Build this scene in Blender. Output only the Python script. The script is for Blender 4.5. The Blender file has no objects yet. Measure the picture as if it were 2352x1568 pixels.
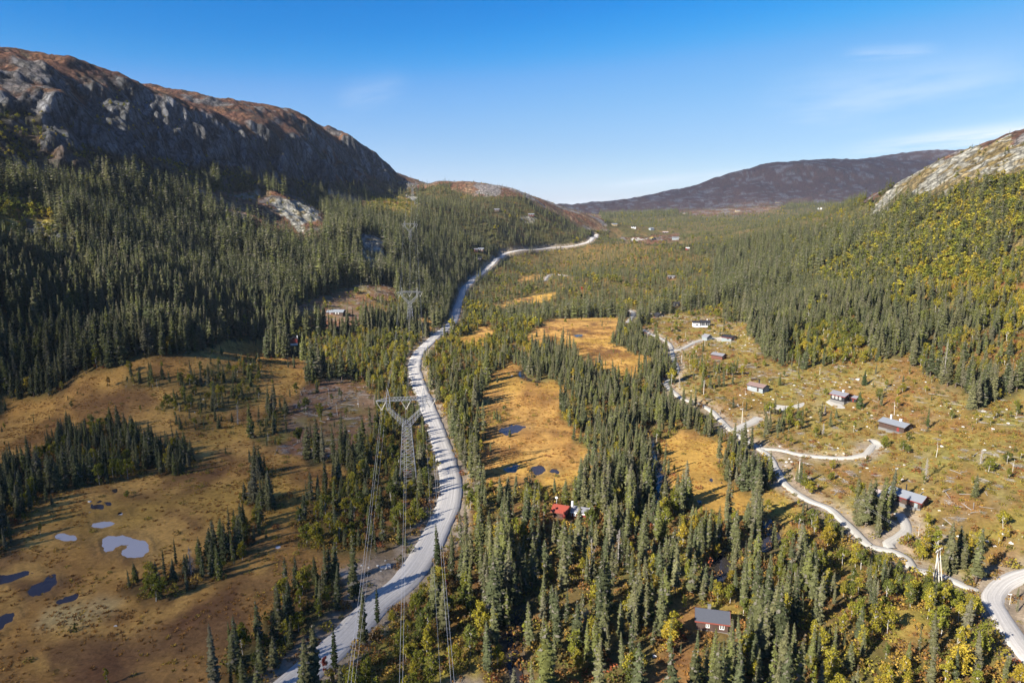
import bpy, math, random
import numpy as np
from mathutils import Vector, Matrix, Quaternion

random.seed(7)
RNG = np.random.default_rng(11)
SC = bpy.context.scene
COL = SC.collection
R = math.radians

# ------------------------------------------------------------------ camera
CAM_H = 85.0
PITCH = R(10.5)
FPX = 1568.8            # focal length in the pixels of a 2352 x 1568 picture
cam = bpy.data.cameras.new('camera')
cam.sensor_width = 36.0
cam.lens = 36.0 * FPX / 2352.0
cam.clip_start = 1.0
cam.clip_end = 40000.0
cam_o = bpy.data.objects.new('camera', cam)
COL.objects.link(cam_o)
cam_o.location = (0, 0, CAM_H)
cam_o.rotation_euler = (R(90) - PITCH, 0, 0)
SC.camera = cam_o

# ------------------------------------------------------------------ sky, sun, exposure
SUN_ELEV = R(30.0)
SHADOW_DIR = Vector((0.79, 0.61)).normalized()      # the way shadows fall on the ground
SUN_VEC = Vector((-SHADOW_DIR.x * math.cos(SUN_ELEV), -SHADOW_DIR.y * math.cos(SUN_ELEV), math.sin(SUN_ELEV)))
world = bpy.data.worlds.new('World')
SC.world = world
world.use_nodes = True


def build_world():
    nt = world.node_tree
    for n in list(nt.nodes):
        nt.nodes.remove(n)
    N, L = nt.nodes, nt.links
    out = N.new('ShaderNodeOutputWorld')
    bg = N.new('ShaderNodeBackground')
    bg.inputs['Strength'].default_value = SKY_STRENGTH
    sky = N.new('ShaderNodeTexSky')
    sky.sky_type = 'NISHITA'
    sky.sun_disc = False
    sky.sun_elevation = SUN_ELEV
    sky.sun_rotation = math.atan2(SUN_VEC.x, SUN_VEC.y)
    sky.altitude = 600
    sky.air_density = 1.0
    sky.dust_density = 0.35
    sky.ozone_density = 3.0
    hs = N.new('ShaderNodeHueSaturation')
    hs.inputs['Saturation'].default_value = SKY_SAT
    L.new(sky.outputs[0], hs.inputs['Color'])
    # deepen the blue the way the polarised autumn sky of the photograph does: one tone curve per channel
    sep = N.new('ShaderNodeSeparateColor'); L.new(hs.outputs[0], sep.inputs[0])
    comb = N.new('ShaderNodeCombineColor')
    curves = (('Red', [(0, 0), (.60, .01), (.81, .02), (1.044, .22), (1.52, 1.25), (4.57, 3.86), (12, 9)]),
              ('Green', [(0, 0), (2.29, 1.87), (2.71, 2.45), (3.47, 3.36), (6.58, 5.41), (12, 9)]),
              ('Blue', [(0, 0), (2.5, 3.1), (4.73, 5.75), (5.24, 6.3), (5.97, 6.72), (6.76, 6.95), (12, 9.5)]))
    for ch, pts in curves:
        dv = N.new('ShaderNodeMath'); dv.operation = 'DIVIDE'; dv.inputs[1].default_value = 12
        L.new(sep.outputs[ch], dv.inputs[0])
        fc = N.new('ShaderNodeFloatCurve')
        cv = fc.mapping.curves[0]
        while len(cv.points) < len(pts):
            cv.points.new(.5, .5)
        for q, (x, y) in zip(cv.points, pts):
            q.location = (x / 12, y / 12); q.handle_type = 'AUTO_CLAMPED'
        fc.mapping.update()
        L.new(dv.outputs[0], fc.inputs['Value'])
        ml = N.new('ShaderNodeMath'); ml.operation = 'MULTIPLY'; ml.inputs[1].default_value = 12 * .92
        L.new(fc.outputs[0], ml.inputs[0]); L.new(ml.outputs[0], comb.inputs[ch])
    base = comb.outputs[0]
    # thin streaks of cirrus: noise drawn out along short lines of the sky (azimuth and elevation in degrees)
    tc = N.new('ShaderNodeTexCoord')
    sx = N.new('ShaderNodeSeparateXYZ'); L.new(tc.outputs['Generated'], sx.inputs[0])

    def M(op, a_, b_=None, c_=None):
        n = N.new('ShaderNodeMath'); n.operation = op
        for i, q in enumerate((a_, b_, c_)):
            if q is None: continue
            if isinstance(q, (int, float)): n.inputs[i].default_value = q
            else: L.new(q, n.inputs[i])
        return n.outputs[0]
    az = M('DEGREES', M('ARCTAN2', sx.outputs['X'], sx.outputs['Y']))
    el = M('DEGREES', M('ARCSINE', sx.outputs['Z']))

    def azel(u, v):
        x_, y_, z_ = (u - 1176) / 1568.8, 1.0, -(v - 784) / 1568.8
        cp, sp = math.cos(PITCH), math.sin(PITCH)
        X, Y, Z = x_, cp + z_ * sp, -sp + z_ * cp
        return math.degrees(math.atan2(X, Y)), math.degrees(math.asin(Z / math.sqrt(X * X + Y * Y + Z * Z)))
    for (p0, p1, width, soft, dens, sc_) in [((1990, 340), (2700, 250), .75, 3.5, .95, 9), ((1780, 225), (2400, 150), 2.2, 6, .28, 6), ((780, 226), (930, 196), 1.3, 2.5, .15, 10),
                                             ((1400, 424), (1800, 388), .45, 3, .5, 9), ((1265, 470), (1410, 466), .42, .8, .85, 30), ((1950, 122), (2150, 112), .5, 2, .25, 8)]:
        a0, e0 = azel(*p0); a1, e1 = azel(*p1)
        k = (e1 - e0) / (a1 - a0)
        along = M('DIVIDE', M('SUBTRACT', az, (a0 + a1) / 2), (a1 - a0) / 2)
        across = M('SUBTRACT', el, M('MULTIPLY_ADD', M('SUBTRACT', az, a0), k, e0))
        cx = N.new('ShaderNodeCombineXYZ')
        L.new(M('MULTIPLY', az, .10 * sc_ / 9), cx.inputs['X']); L.new(M('MULTIPLY', across, .9 / max(width, .5)), cx.inputs['Y'])
        nz = N.new('ShaderNodeTexNoise'); nz.inputs['Scale'].default_value = 1.6; nz.inputs['Detail'].default_value = 8; nz.inputs['Roughness'].default_value = .6
        L.new(cx.outputs[0], nz.inputs['Vector'])
        wob = M('ADD', across, M('MULTIPLY', M('SUBTRACT', nz.outputs['Fac'], .5), width * 1.6))
        g = M('EXPONENT', M('MULTIPLY', M('POWER', M('ABSOLUTE', M('DIVIDE', wob, width)), 2), -1.6))
        e = M('EXPONENT', M('MULTIPLY', M('POWER', M('ABSOLUTE', along), 4), -1.2))
        mr = N.new('ShaderNodeMapRange'); mr.inputs['From Min'].default_value = .28; mr.inputs['From Max'].default_value = .62
        L.new(nz.outputs['Fac'], mr.inputs['Value'])
        f = M('MULTIPLY', M('MULTIPLY', g, e), M('MULTIPLY', mr.outputs[0], dens))
        mix = N.new('ShaderNodeMix'); mix.data_type = 'RGBA'
        L.new(f, mix.inputs['Factor']); L.new(base, mix.inputs['A']); mix.inputs['B'].default_value = CIRRUS
        base = mix.outputs['Result']
    L.new(mix.outputs['Result'], bg.inputs['Color'])
    L.new(bg.outputs[0], out.inputs['Surface'])


SKY_STRENGTH = 0.05
HAZE = 2.8e-5
CLOUD_NEAR = 0.0095
SKY_SAT = 1.25
CIRRUS = (6.3, 6.9, 7.6, 1)
build_world()
sun = bpy.data.lights.new('sun', 'SUN')
sun.energy = 4.4
sun.angle = R(0.53)
sun.color = (1.0, 0.93, 0.82)
sun_o = bpy.data.objects.new('sun', sun)
COL.objects.link(sun_o)
sun_o.rotation_mode = 'QUATERNION'
sun_o.rotation_quaternion = (-SUN_VEC).to_track_quat('-Z', 'Y')
SC.view_settings.view_transform = 'Standard'
SC.view_settings.look = 'None'
SC.view_settings.exposure = 1.55
SC.view_settings.gamma = 1.0
SC.view_settings.use_curve_mapping = False
SC.render.engine = 'CYCLES'
SC.cycles.max_bounces = 5
SC.cycles.diffuse_bounces = 2
SC.cycles.transparent_max_bounces = 8
SC.cycles.volume_bounces = 0
SC.cycles.use_denoising = True


# ------------------------------------------------------------------ clouds overhead and thin haze
def cloud(label, ground, alt, half_s, half_p, thick, density, seed):
    """a flat lumpy cumulus whose shadow falls on `ground`; it drifts overhead, above the picture"""
    import bmesh
    k = alt / SUN_VEC.z
    bm = bmesh.new()
    bmesh.ops.create_icosphere(bm, subdivisions=5, radius=1.0)
    sd, pd = Vector((SHADOW_DIR.x, SHADOW_DIR.y, 0)), Vector((-SHADOW_DIR.y, SHADOW_DIR.x, 0))
    rg = random.Random(seed)
    ph = [(rg.uniform(1.5, 5), rg.uniform(1.5, 5), rg.uniform(0, 6), rg.uniform(0, 6)) for _ in range(9)]
    for v in bm.verts:
        c = v.co.copy()
        w = sum(math.sin(a * c.x + p_) * math.cos(b * c.y + q_) / (0.5 + 0.25 * i) for i, (a, b, p_, q_) in enumerate(ph)) / 6
        r = 1 + 0.16 * w
        v.co = sd * (c.x * half_s * r) + pd * (c.y * half_p * r) + Vector((0, 0, c.z * thick * (1 + 0.5 * w) * (1 if c.z > 0 else 0.6)))
    m = bpy.data.meshes.new('cloud'); bm.to_mesh(m); bm.free()
    mat = bpy.data.materials.new('cloud_vapour'); mat.use_nodes = True
    nt = mat.node_tree
    for n in list(nt.nodes): nt.nodes.remove(n)
    o_ = nt.nodes.new('ShaderNodeOutputMaterial'); pv = nt.nodes.new('ShaderNodeVolumePrincipled')
    pv.inputs['Color'].default_value = (.95, .96, .98, 1); pv.inputs['Density'].default_value = density; pv.inputs['Anisotropy'].default_value = 0.4
    nt.links.new(pv.outputs[0], o_.inputs['Volume'])
    m.materials.append(mat)
    ob = bpy.data.objects.new('cloud', m); COL.objects.link(ob)
    ob.location = Vector((ground[0], ground[1], 0)) + SUN_VEC * k
    ob['kind'] = 'structure'; ob['label'] = label
    return ob


sc_, pc_ = -62.0, -285.0
cloud('thin cloud drifting high overhead to the left', (SHADOW_DIR.x * sc_ + SHADOW_DIR.y * pc_, SHADOW_DIR.y * sc_ - SHADOW_DIR.x * pc_), 900, 160, 285, 55, CLOUD_NEAR, 5)
cloud('broad cloud standing high over the valley, above the picture', (1500, 4300), 2600, 1900, 1500, 260, 0.0021, 8)

haze_me = bpy.data.meshes.new('haze')
hx, z0_, z1_ = 11800.0, -70.0, 570.0
haze_me.from_pydata([(-hx, -hx, z0_), (hx, -hx, z0_), (hx, hx, z0_), (-hx, hx, z0_), (-hx, -hx, z1_), (hx, -hx, z1_), (hx, hx, z1_), (-hx, hx, z1_)], [],
                    [(3, 2, 1, 0), (4, 5, 6, 7), (0, 1, 5, 4), (1, 2, 6, 5), (2, 3, 7, 6), (3, 0, 4, 7)])
hm = bpy.data.materials.new('haze'); hm.use_nodes = True
for n in list(hm.node_tree.nodes): hm.node_tree.nodes.remove(n)
ho_ = hm.node_tree.nodes.new('ShaderNodeOutputMaterial'); hv = hm.node_tree.nodes.new('ShaderNodeVolumePrincipled')
hv.inputs['Color'].default_value = (.72, .83, 1.0, 1); hv.inputs['Density'].default_value = HAZE
hm.node_tree.links.new(hv.outputs[0], ho_.inputs['Volume'])
haze_me.materials.append(hm)
haze_o = bpy.data.objects.new('haze', haze_me); COL.objects.link(haze_o)
haze_o['kind'] = 'stuff'; haze_o['label'] = 'thin blue air over the far valley'


# ------------------------------------------------------------------ helpers: pixels and points
def ray(u, v):
    a = (np.asarray(u, float) - 1176.0) / FPX
    b = (np.asarray(v, float) - 784.0) / FPX
    cp, sp = math.cos(PITCH), math.sin(PITCH)
    return a, cp - b * sp, -sp - b * cp          # forward + a*right - b*up


def pt(u, v, y):
    rx, ry, rz = ray(u, v)
    t = y / ry
    return float(t * rx), float(y), float(CAM_H + t * rz)


def project(x, y, z):
    cp, sp = math.cos(PITCH), math.sin(PITCH)
    zz = z - CAM_H
    d = y * cp - zz * sp
    up = y * sp + zz * cp
    d = np.where(d < 1e-3, 1e-3, d)
    return 1176.0 + FPX * x / d, 784.0 - FPX * up / d, d


def hash2(ix, iy, seed):
    h = (ix.astype(np.int64) * 374761393 + iy.astype(np.int64) * 668265263 + seed * 1274126177) & 0x7fffffff
    h = ((h ^ (h >> 13)) * 1274126177) & 0x7fffffff
    h = (h ^ (h >> 16)) & 0xffff
    return h / 65535.0


def vnoise(x, y, seed=0):
    ix, iy = np.floor(x), np.floor(y)
    fx, fy = x - ix, y - iy
    fx = fx * fx * (3 - 2 * fx)
    fy = fy * fy * (3 - 2 * fy)
    a = hash2(ix, iy, seed); b = hash2(ix + 1, iy, seed)
    c = hash2(ix, iy + 1, seed); d = hash2(ix + 1, iy + 1, seed)
    return (a * (1 - fx) + b * fx) * (1 - fy) + (c * (1 - fx) + d * fx) * fy


def fbm(x, y, scale, octaves=4, seed=0, gain=0.5):
    x = np.asarray(x, float) / scale
    y = np.asarray(y, float) / scale
    s, amp, tot = 0.0, 1.0, 0.0
    for i in range(octaves):
        ca, sa = math.cos(0.7 * i), math.sin(0.7 * i)
        s = s + amp * vnoise(x * ca - y * sa + 17.3 * i, x * sa + y * ca - 9.1 * i, seed + i)
        tot += amp
        amp *= gain
        x = x * 2.03
        y = y * 2.03
    return s / tot


def sstep(a, b, x):
    t = np.clip((x - a) / (b - a), 0, 1)
    return t * t * (3 - 2 * t)


# ------------------------------------------------------------------ terrain control points (u, v, distance) or (x, y, z)
C3 = []


def flat(pts, z=0.0):
    for u, v in pts:
        rx, ry, rz = ray(u, v)
        t = (z - CAM_H) / rz
        C3.append((t * rx, t * ry, z))


def ctl(pts):
    for u, v, y in pts:
        C3.append(pt(u, v, y))


flat([(0, 915), (0, 1060), (0, 1240), (0, 1568), (150, 1000), (300, 850), (300, 1000), (300, 1200), (300, 1568), (600, 800), (600, 950),
      (600, 1100), (600, 1400), (800, 900), (800, 1250), (940, 1110), (1000, 1400), (1050, 900), (1200, 900), (1200, 1080), (1200, 1300),
      (1200, 1568), (1400, 900), (1400, 1100), (1500, 1350), (1600, 1100), (1600, 1568), (1800, 1568), (1900, 1330), (-300, 1300), (-250, 1000)])
flat([(900, 800), (943, 757), (1050, 720), (1400, 800), (1290, 740), (1060, 672)], 1.5)
flat([(2100, 1400), (2352, 1568), (2500, 1500)], 3)
ctl([(1120, 614, 900), (1155, 584, 1010), (1261, 569, 1110), (1368, 539, 1330), (1300, 640, 830), (1450, 640, 810), (1450, 590, 1000),
     (1500, 547, 1150), (1430, 517, 1600), (1600, 515, 1650), (1650, 500, 2000), (1500, 492, 2300), (1700, 477, 2400), (1850, 472, 2500),
     # the logged slope on the right
     (1500, 770, 468), (1560, 850, 345), (1640, 775, 448), (1610, 745, 503), (1740, 893, 310), (1935, 930, 283), (2055, 990, 245),
     (2085, 1165, 186), (2300, 1000, 225), (2300, 1150, 181), (2350, 1300, 153), (1720, 745, 480), (1800, 840, 352), (1983, 833, 332),
     (2133, 867, 295), (2234, 940, 255), (2352, 890, 268), (2600, 950, 235), (2600, 1200, 165),
     # forest slope on the right
     (1740, 700, 560), (1900, 700, 450), (2100, 700, 395), (2300, 700, 355), (1750, 620, 760), (1900, 600, 610), (2100, 600, 495),
     (2300, 600, 425), (1700, 570, 950), (1850, 530, 880), (2100, 500, 620), (2300, 500, 505), (1989, 498, 760), (2033, 466, 770),
     (2066, 428, 780), (2117, 399, 750), (2200, 369, 710), (2352, 328, 640), (2600, 270, 560), (2600, 600, 330), (2117, 420, 950),
     (2352, 380, 950), (2600, 330, 950), (1650, 540, 1250), (1800, 512, 1150), (1900, 500, 1600), (2100, 485, 2000), (2400, 440, 1800),
     # far mountain on the right
     (1700, 482, 2550), (1900, 474, 2650), (2100, 462, 2700), (1300, 479, 3300), (1400, 471, 3350), (1480, 464, 3400), (1560, 456, 3450), (1640, 438, 3550),
     (1700, 410, 3650), (1745, 390, 3720), (1790, 373, 3800), (1850, 367, 3850), (1930, 360, 3950), (1985, 359, 4000), (2050, 365, 4050), (2085, 369, 4100),
     (2118, 356, 4200), (2150, 344, 4250), (2200, 345, 4300), (2262, 347, 4350), (2300, 336, 4500), (2352, 322, 4600), (2500, 310, 4600), (2700, 300, 4600),
     (1560, 472, 3050), (1700, 446, 3150), (1850, 428, 3250), (2000, 420, 3350), (2200, 410, 3400), (1450, 484, 3000), (1300, 490, 4600), (1450, 485, 4800), (1600, 470, 5200),
     (1960, 400, 5600), (2250, 390, 5800), (2700, 350, 6000), (1200, 486, 3000),
     # middle hill
     (990, 420, 1350), (1050, 420, 1300), (1110, 425, 1290), (1180, 438, 1280), (1240, 464, 1300), (1300, 494, 1330), (1350, 511, 1350),
     (1395, 523, 1375), (1050, 470, 1180), (1150, 480, 1150), (1050, 530, 1000), (1150, 530, 1050), (1250, 530, 1150), (1100, 570, 930),
     (1000, 600, 800), (950, 650, 680), (1050, 445, 1750), (1200, 480, 1750), (1320, 505, 1850), (1100, 470, 2400), (1180, 540, 1080),
     # slope and knolls left of the power line
     (940, 462, 1109), (930, 417, 1400), (880, 480, 1000), (850, 548, 745), (850, 590, 690), (850, 640, 610), (800, 690, 540), (780, 730, 490),
     (750, 500, 815), (650, 472, 780), (560, 448, 790), (700, 540, 700), (600, 560, 640), (600, 650, 540), (600, 740, 462), (720, 480, 830),
     # forest slope on the left
     (450, 500, 640), (450, 600, 525), (450, 700, 440), (300, 500, 550), (300, 600, 465), (300, 700, 400), (300, 780, 360), (100, 560, 445),
     (100, 650, 395), (100, 780, 342), (0, 700, 345), (0, 600, 385), (60, 470, 470), (0, 460, 455), (120, 520, 455), (-200, 600, 345), (-200, 800, 310),
     (300, 440, 600), (450, 440, 690), (160, 440, 530),
     # foot of the cliff, cliff foot, cliff top, crest
     (0, 400, 500), (150, 410, 540), (300, 410, 640), (450, 415, 720), (600, 425, 820), (700, 430, 950), (800, 432, 1080), (880, 432, 1250),
     (100, 330, 560), (200, 340, 610), (300, 350, 690), (400, 365, 765), (480, 370, 820), (560, 385, 880), (640, 398, 940), (700, 405, 1010),
     (100, 245, 605), (180, 250, 645), (275, 215, 760), (330, 228, 790), (420, 268, 825), (500, 287, 875), (560, 305, 920), (640, 322, 975),
     (690, 310, 1050), (720, 325, 1090), (780, 400, 1180), (850, 400, 1330),
     (0, 130, 700), (145, 148, 760), (240, 165, 810), (330, 200, 860), (400, 235, 890), (440, 250, 910), (480, 262, 940), (560, 272, 985),
     (620, 286, 1020), (660, 300, 1060), (700, 306, 1095), (760, 318, 1220), (810, 327, 1360), (860, 352, 1410), (900, 390, 1440),
     (925, 414, 1460), (0, 190, 640), (-250, 90, 640), (-250, 300, 470), (0, 150, 950), (240, 190, 1150), (480, 290, 1300), (700, 330, 1500),
     (860, 380, 1800), (0, 200, 1800), (480, 330, 2600), (860, 420, 2600)])
C3 += [(-300, 60, 20), (-430, 0, 120), (-430, 220, 135), (-600, 100, 262), (-600, 350, 278), (-820, 250, 345), (-300, -200, 50), (-600, -300, 230),
       (-1500, 0, 360), (-1500, 1200, 380), (-3000, 0, 380), (-3000, 3000, 380), (-6000, 5000, 400), (-5000, -3000, 350), (0, 6000, 95), (500, 6500, 100), (1000, 7000, 120), (-500, 6000, 130), (-2500, 6000, 380),
       (0, -60, 0), (0, -200, 0), (60, -600, 5), (200, -2000, 70), (300, -300, 30), (200, 0, 15), (300, 100, 40), (500, 200, 120),
       (500, -200, 100), (800, 300, 200), (1500, 0, 230), (1500, 900, 215), (1000, 750, 140), (0, -6000, 300), (4000, -3000, 350), (4500, 1500, 350),
       (0, 25, 0), (25, 0, 0), (-25, 0, 0), (0, -25, 0), (60, 20, 1), (-60, 20, 0), (-60, -20, 0), (60, -20, 2), (0, 60, 0), (-120, 40, 0), (120, 40, 4),
       (6000, 7000, 420), (0, 9000, 100), (900, 10500, 120), (-900, 10500, 140), (-7000, -9000, 300), (7000, -9000, 300), (9000, 0, 380)]
C3 = np.array(C3)


def build_tps():
    az = np.arctan2(C3[:, 0], C3[:, 1]); ld = np.log(np.hypot(C3[:, 0], C3[:, 1])); z = C3[:, 2]
    far = np.abs(az) > 1.6
    az = np.concatenate([az, az[far] - np.sign(az[far]) * 2 * math.pi])
    ld = np.concatenate([ld, ld[far]]); z = np.concatenate([z, z[far]])
    P = np.stack([az, ld], 1)
    n = len(P)
    d2 = ((P[:, None] - P[None]) ** 2).sum(2)
    K = 0.5 * d2 * np.log(d2 + 1e-12)
    lam = 2e-5 * np.exp(-0)
    A = np.zeros((n + 3, n + 3))
    A[:n, :n] = K + np.eye(n) * lam
    A[:n, n] = 1; A[:n, n + 1:] = P
    A[n, :n] = 1; A[n + 1:, :n] = P.T
    w = np.linalg.solve(A, np.concatenate([z, np.zeros(3)]))
    return P, w


TP, TW = build_tps()


def tps(az, ld):
    out = np.empty(az.shape)
    fa, fl, fo = az.ravel(), ld.ravel(), out.ravel()
    n = len(TP)
    for s in range(0, len(fa), 20000):
        a, l = fa[s:s + 20000], fl[s:s + 20000]
        d2 = (a[:, None] - TP[None, :, 0]) ** 2 + (l[:, None] - TP[None, :, 1]) ** 2
        fo[s:s + 20000] = (0.5 * d2 * np.log(d2 + 1e-12)) @ TW[:n] + TW[n] + TW[n + 1] * a + TW[n + 2] * l
    return fo.reshape(az.shape)


# polar grid: fine inside the view, coarse outside
AZ = np.concatenate([np.linspace(-math.pi, -0.78, 90, endpoint=False), np.linspace(-0.78, 0.78, 840, endpoint=False),
                     np.linspace(0.78, math.pi, 90)])
LD = np.concatenate([np.linspace(math.log(14.0), math.log(90), 110, endpoint=False), np.linspace(math.log(90), math.log(520), 235, endpoint=False),
                     np.linspace(math.log(520), math.log(1500), 300, endpoint=False), np.linspace(math.log(1500), math.log(11000), 230)])
NA, NR = len(AZ), len(LD)


def base_height():
    ca = np.concatenate([np.linspace(-math.pi, -0.8, 70, endpoint=False), np.linspace(-0.8, 0.8, 400, endpoint=False),
                         np.linspace(0.8, math.pi, 70)])
    cl = np.linspace(LD[0], LD[-1], 420)
    A, L = np.meshgrid(ca, cl)
    Z = tps(A, L)
    return ca, cl, Z


CA, CL, CZ = base_height()


def bilin(ga, gl, Z, a, l):
    i = np.clip(np.searchsorted(ga, a) - 1, 0, len(ga) - 2)
    fa = np.clip((a - ga[i]) / (ga[i + 1] - ga[i]), 0, 1)
    j = np.clip(np.searchsorted(gl, l) - 1, 0, len(gl) - 2)
    fl = np.clip((l - gl[j]) / (gl[j + 1] - gl[j]), 0, 1)
    return ((Z[j, i] * (1 - fa) + Z[j, i + 1] * fa) * (1 - fl) + (Z[j + 1, i] * (1 - fa) + Z[j + 1, i + 1] * fa) * fl)


GA, GL = np.meshgrid(AZ, LD)
GX = np.exp(GL) * np.sin(GA)
GY = np.exp(GL) * np.cos(GA)
GD = np.exp(GL)
# buttresses and gullies: the cliffs are warped sideways a little
mount = sstep(-0.08, -0.16, GA) * sstep(480, 620, GD) * sstep(2200, 1600, GD)
warp = (fbm(GX, GY, 60, 4, 31) - 0.5) * 0.10 * mount + (fbm(GX, GY, 17, 3, 37) - 0.5) * 0.03 * mount
far_r = sstep(0.02, 0.1, GA) * sstep(2700, 3100, GD)
warp = warp + (fbm(GX, GY, 420, 4, 41) - 0.5) * 0.08 * far_r
Z0 = bilin(CA, CL, CZ, GA, np.clip(GL + warp, LD[0], LD[-1]))

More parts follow.
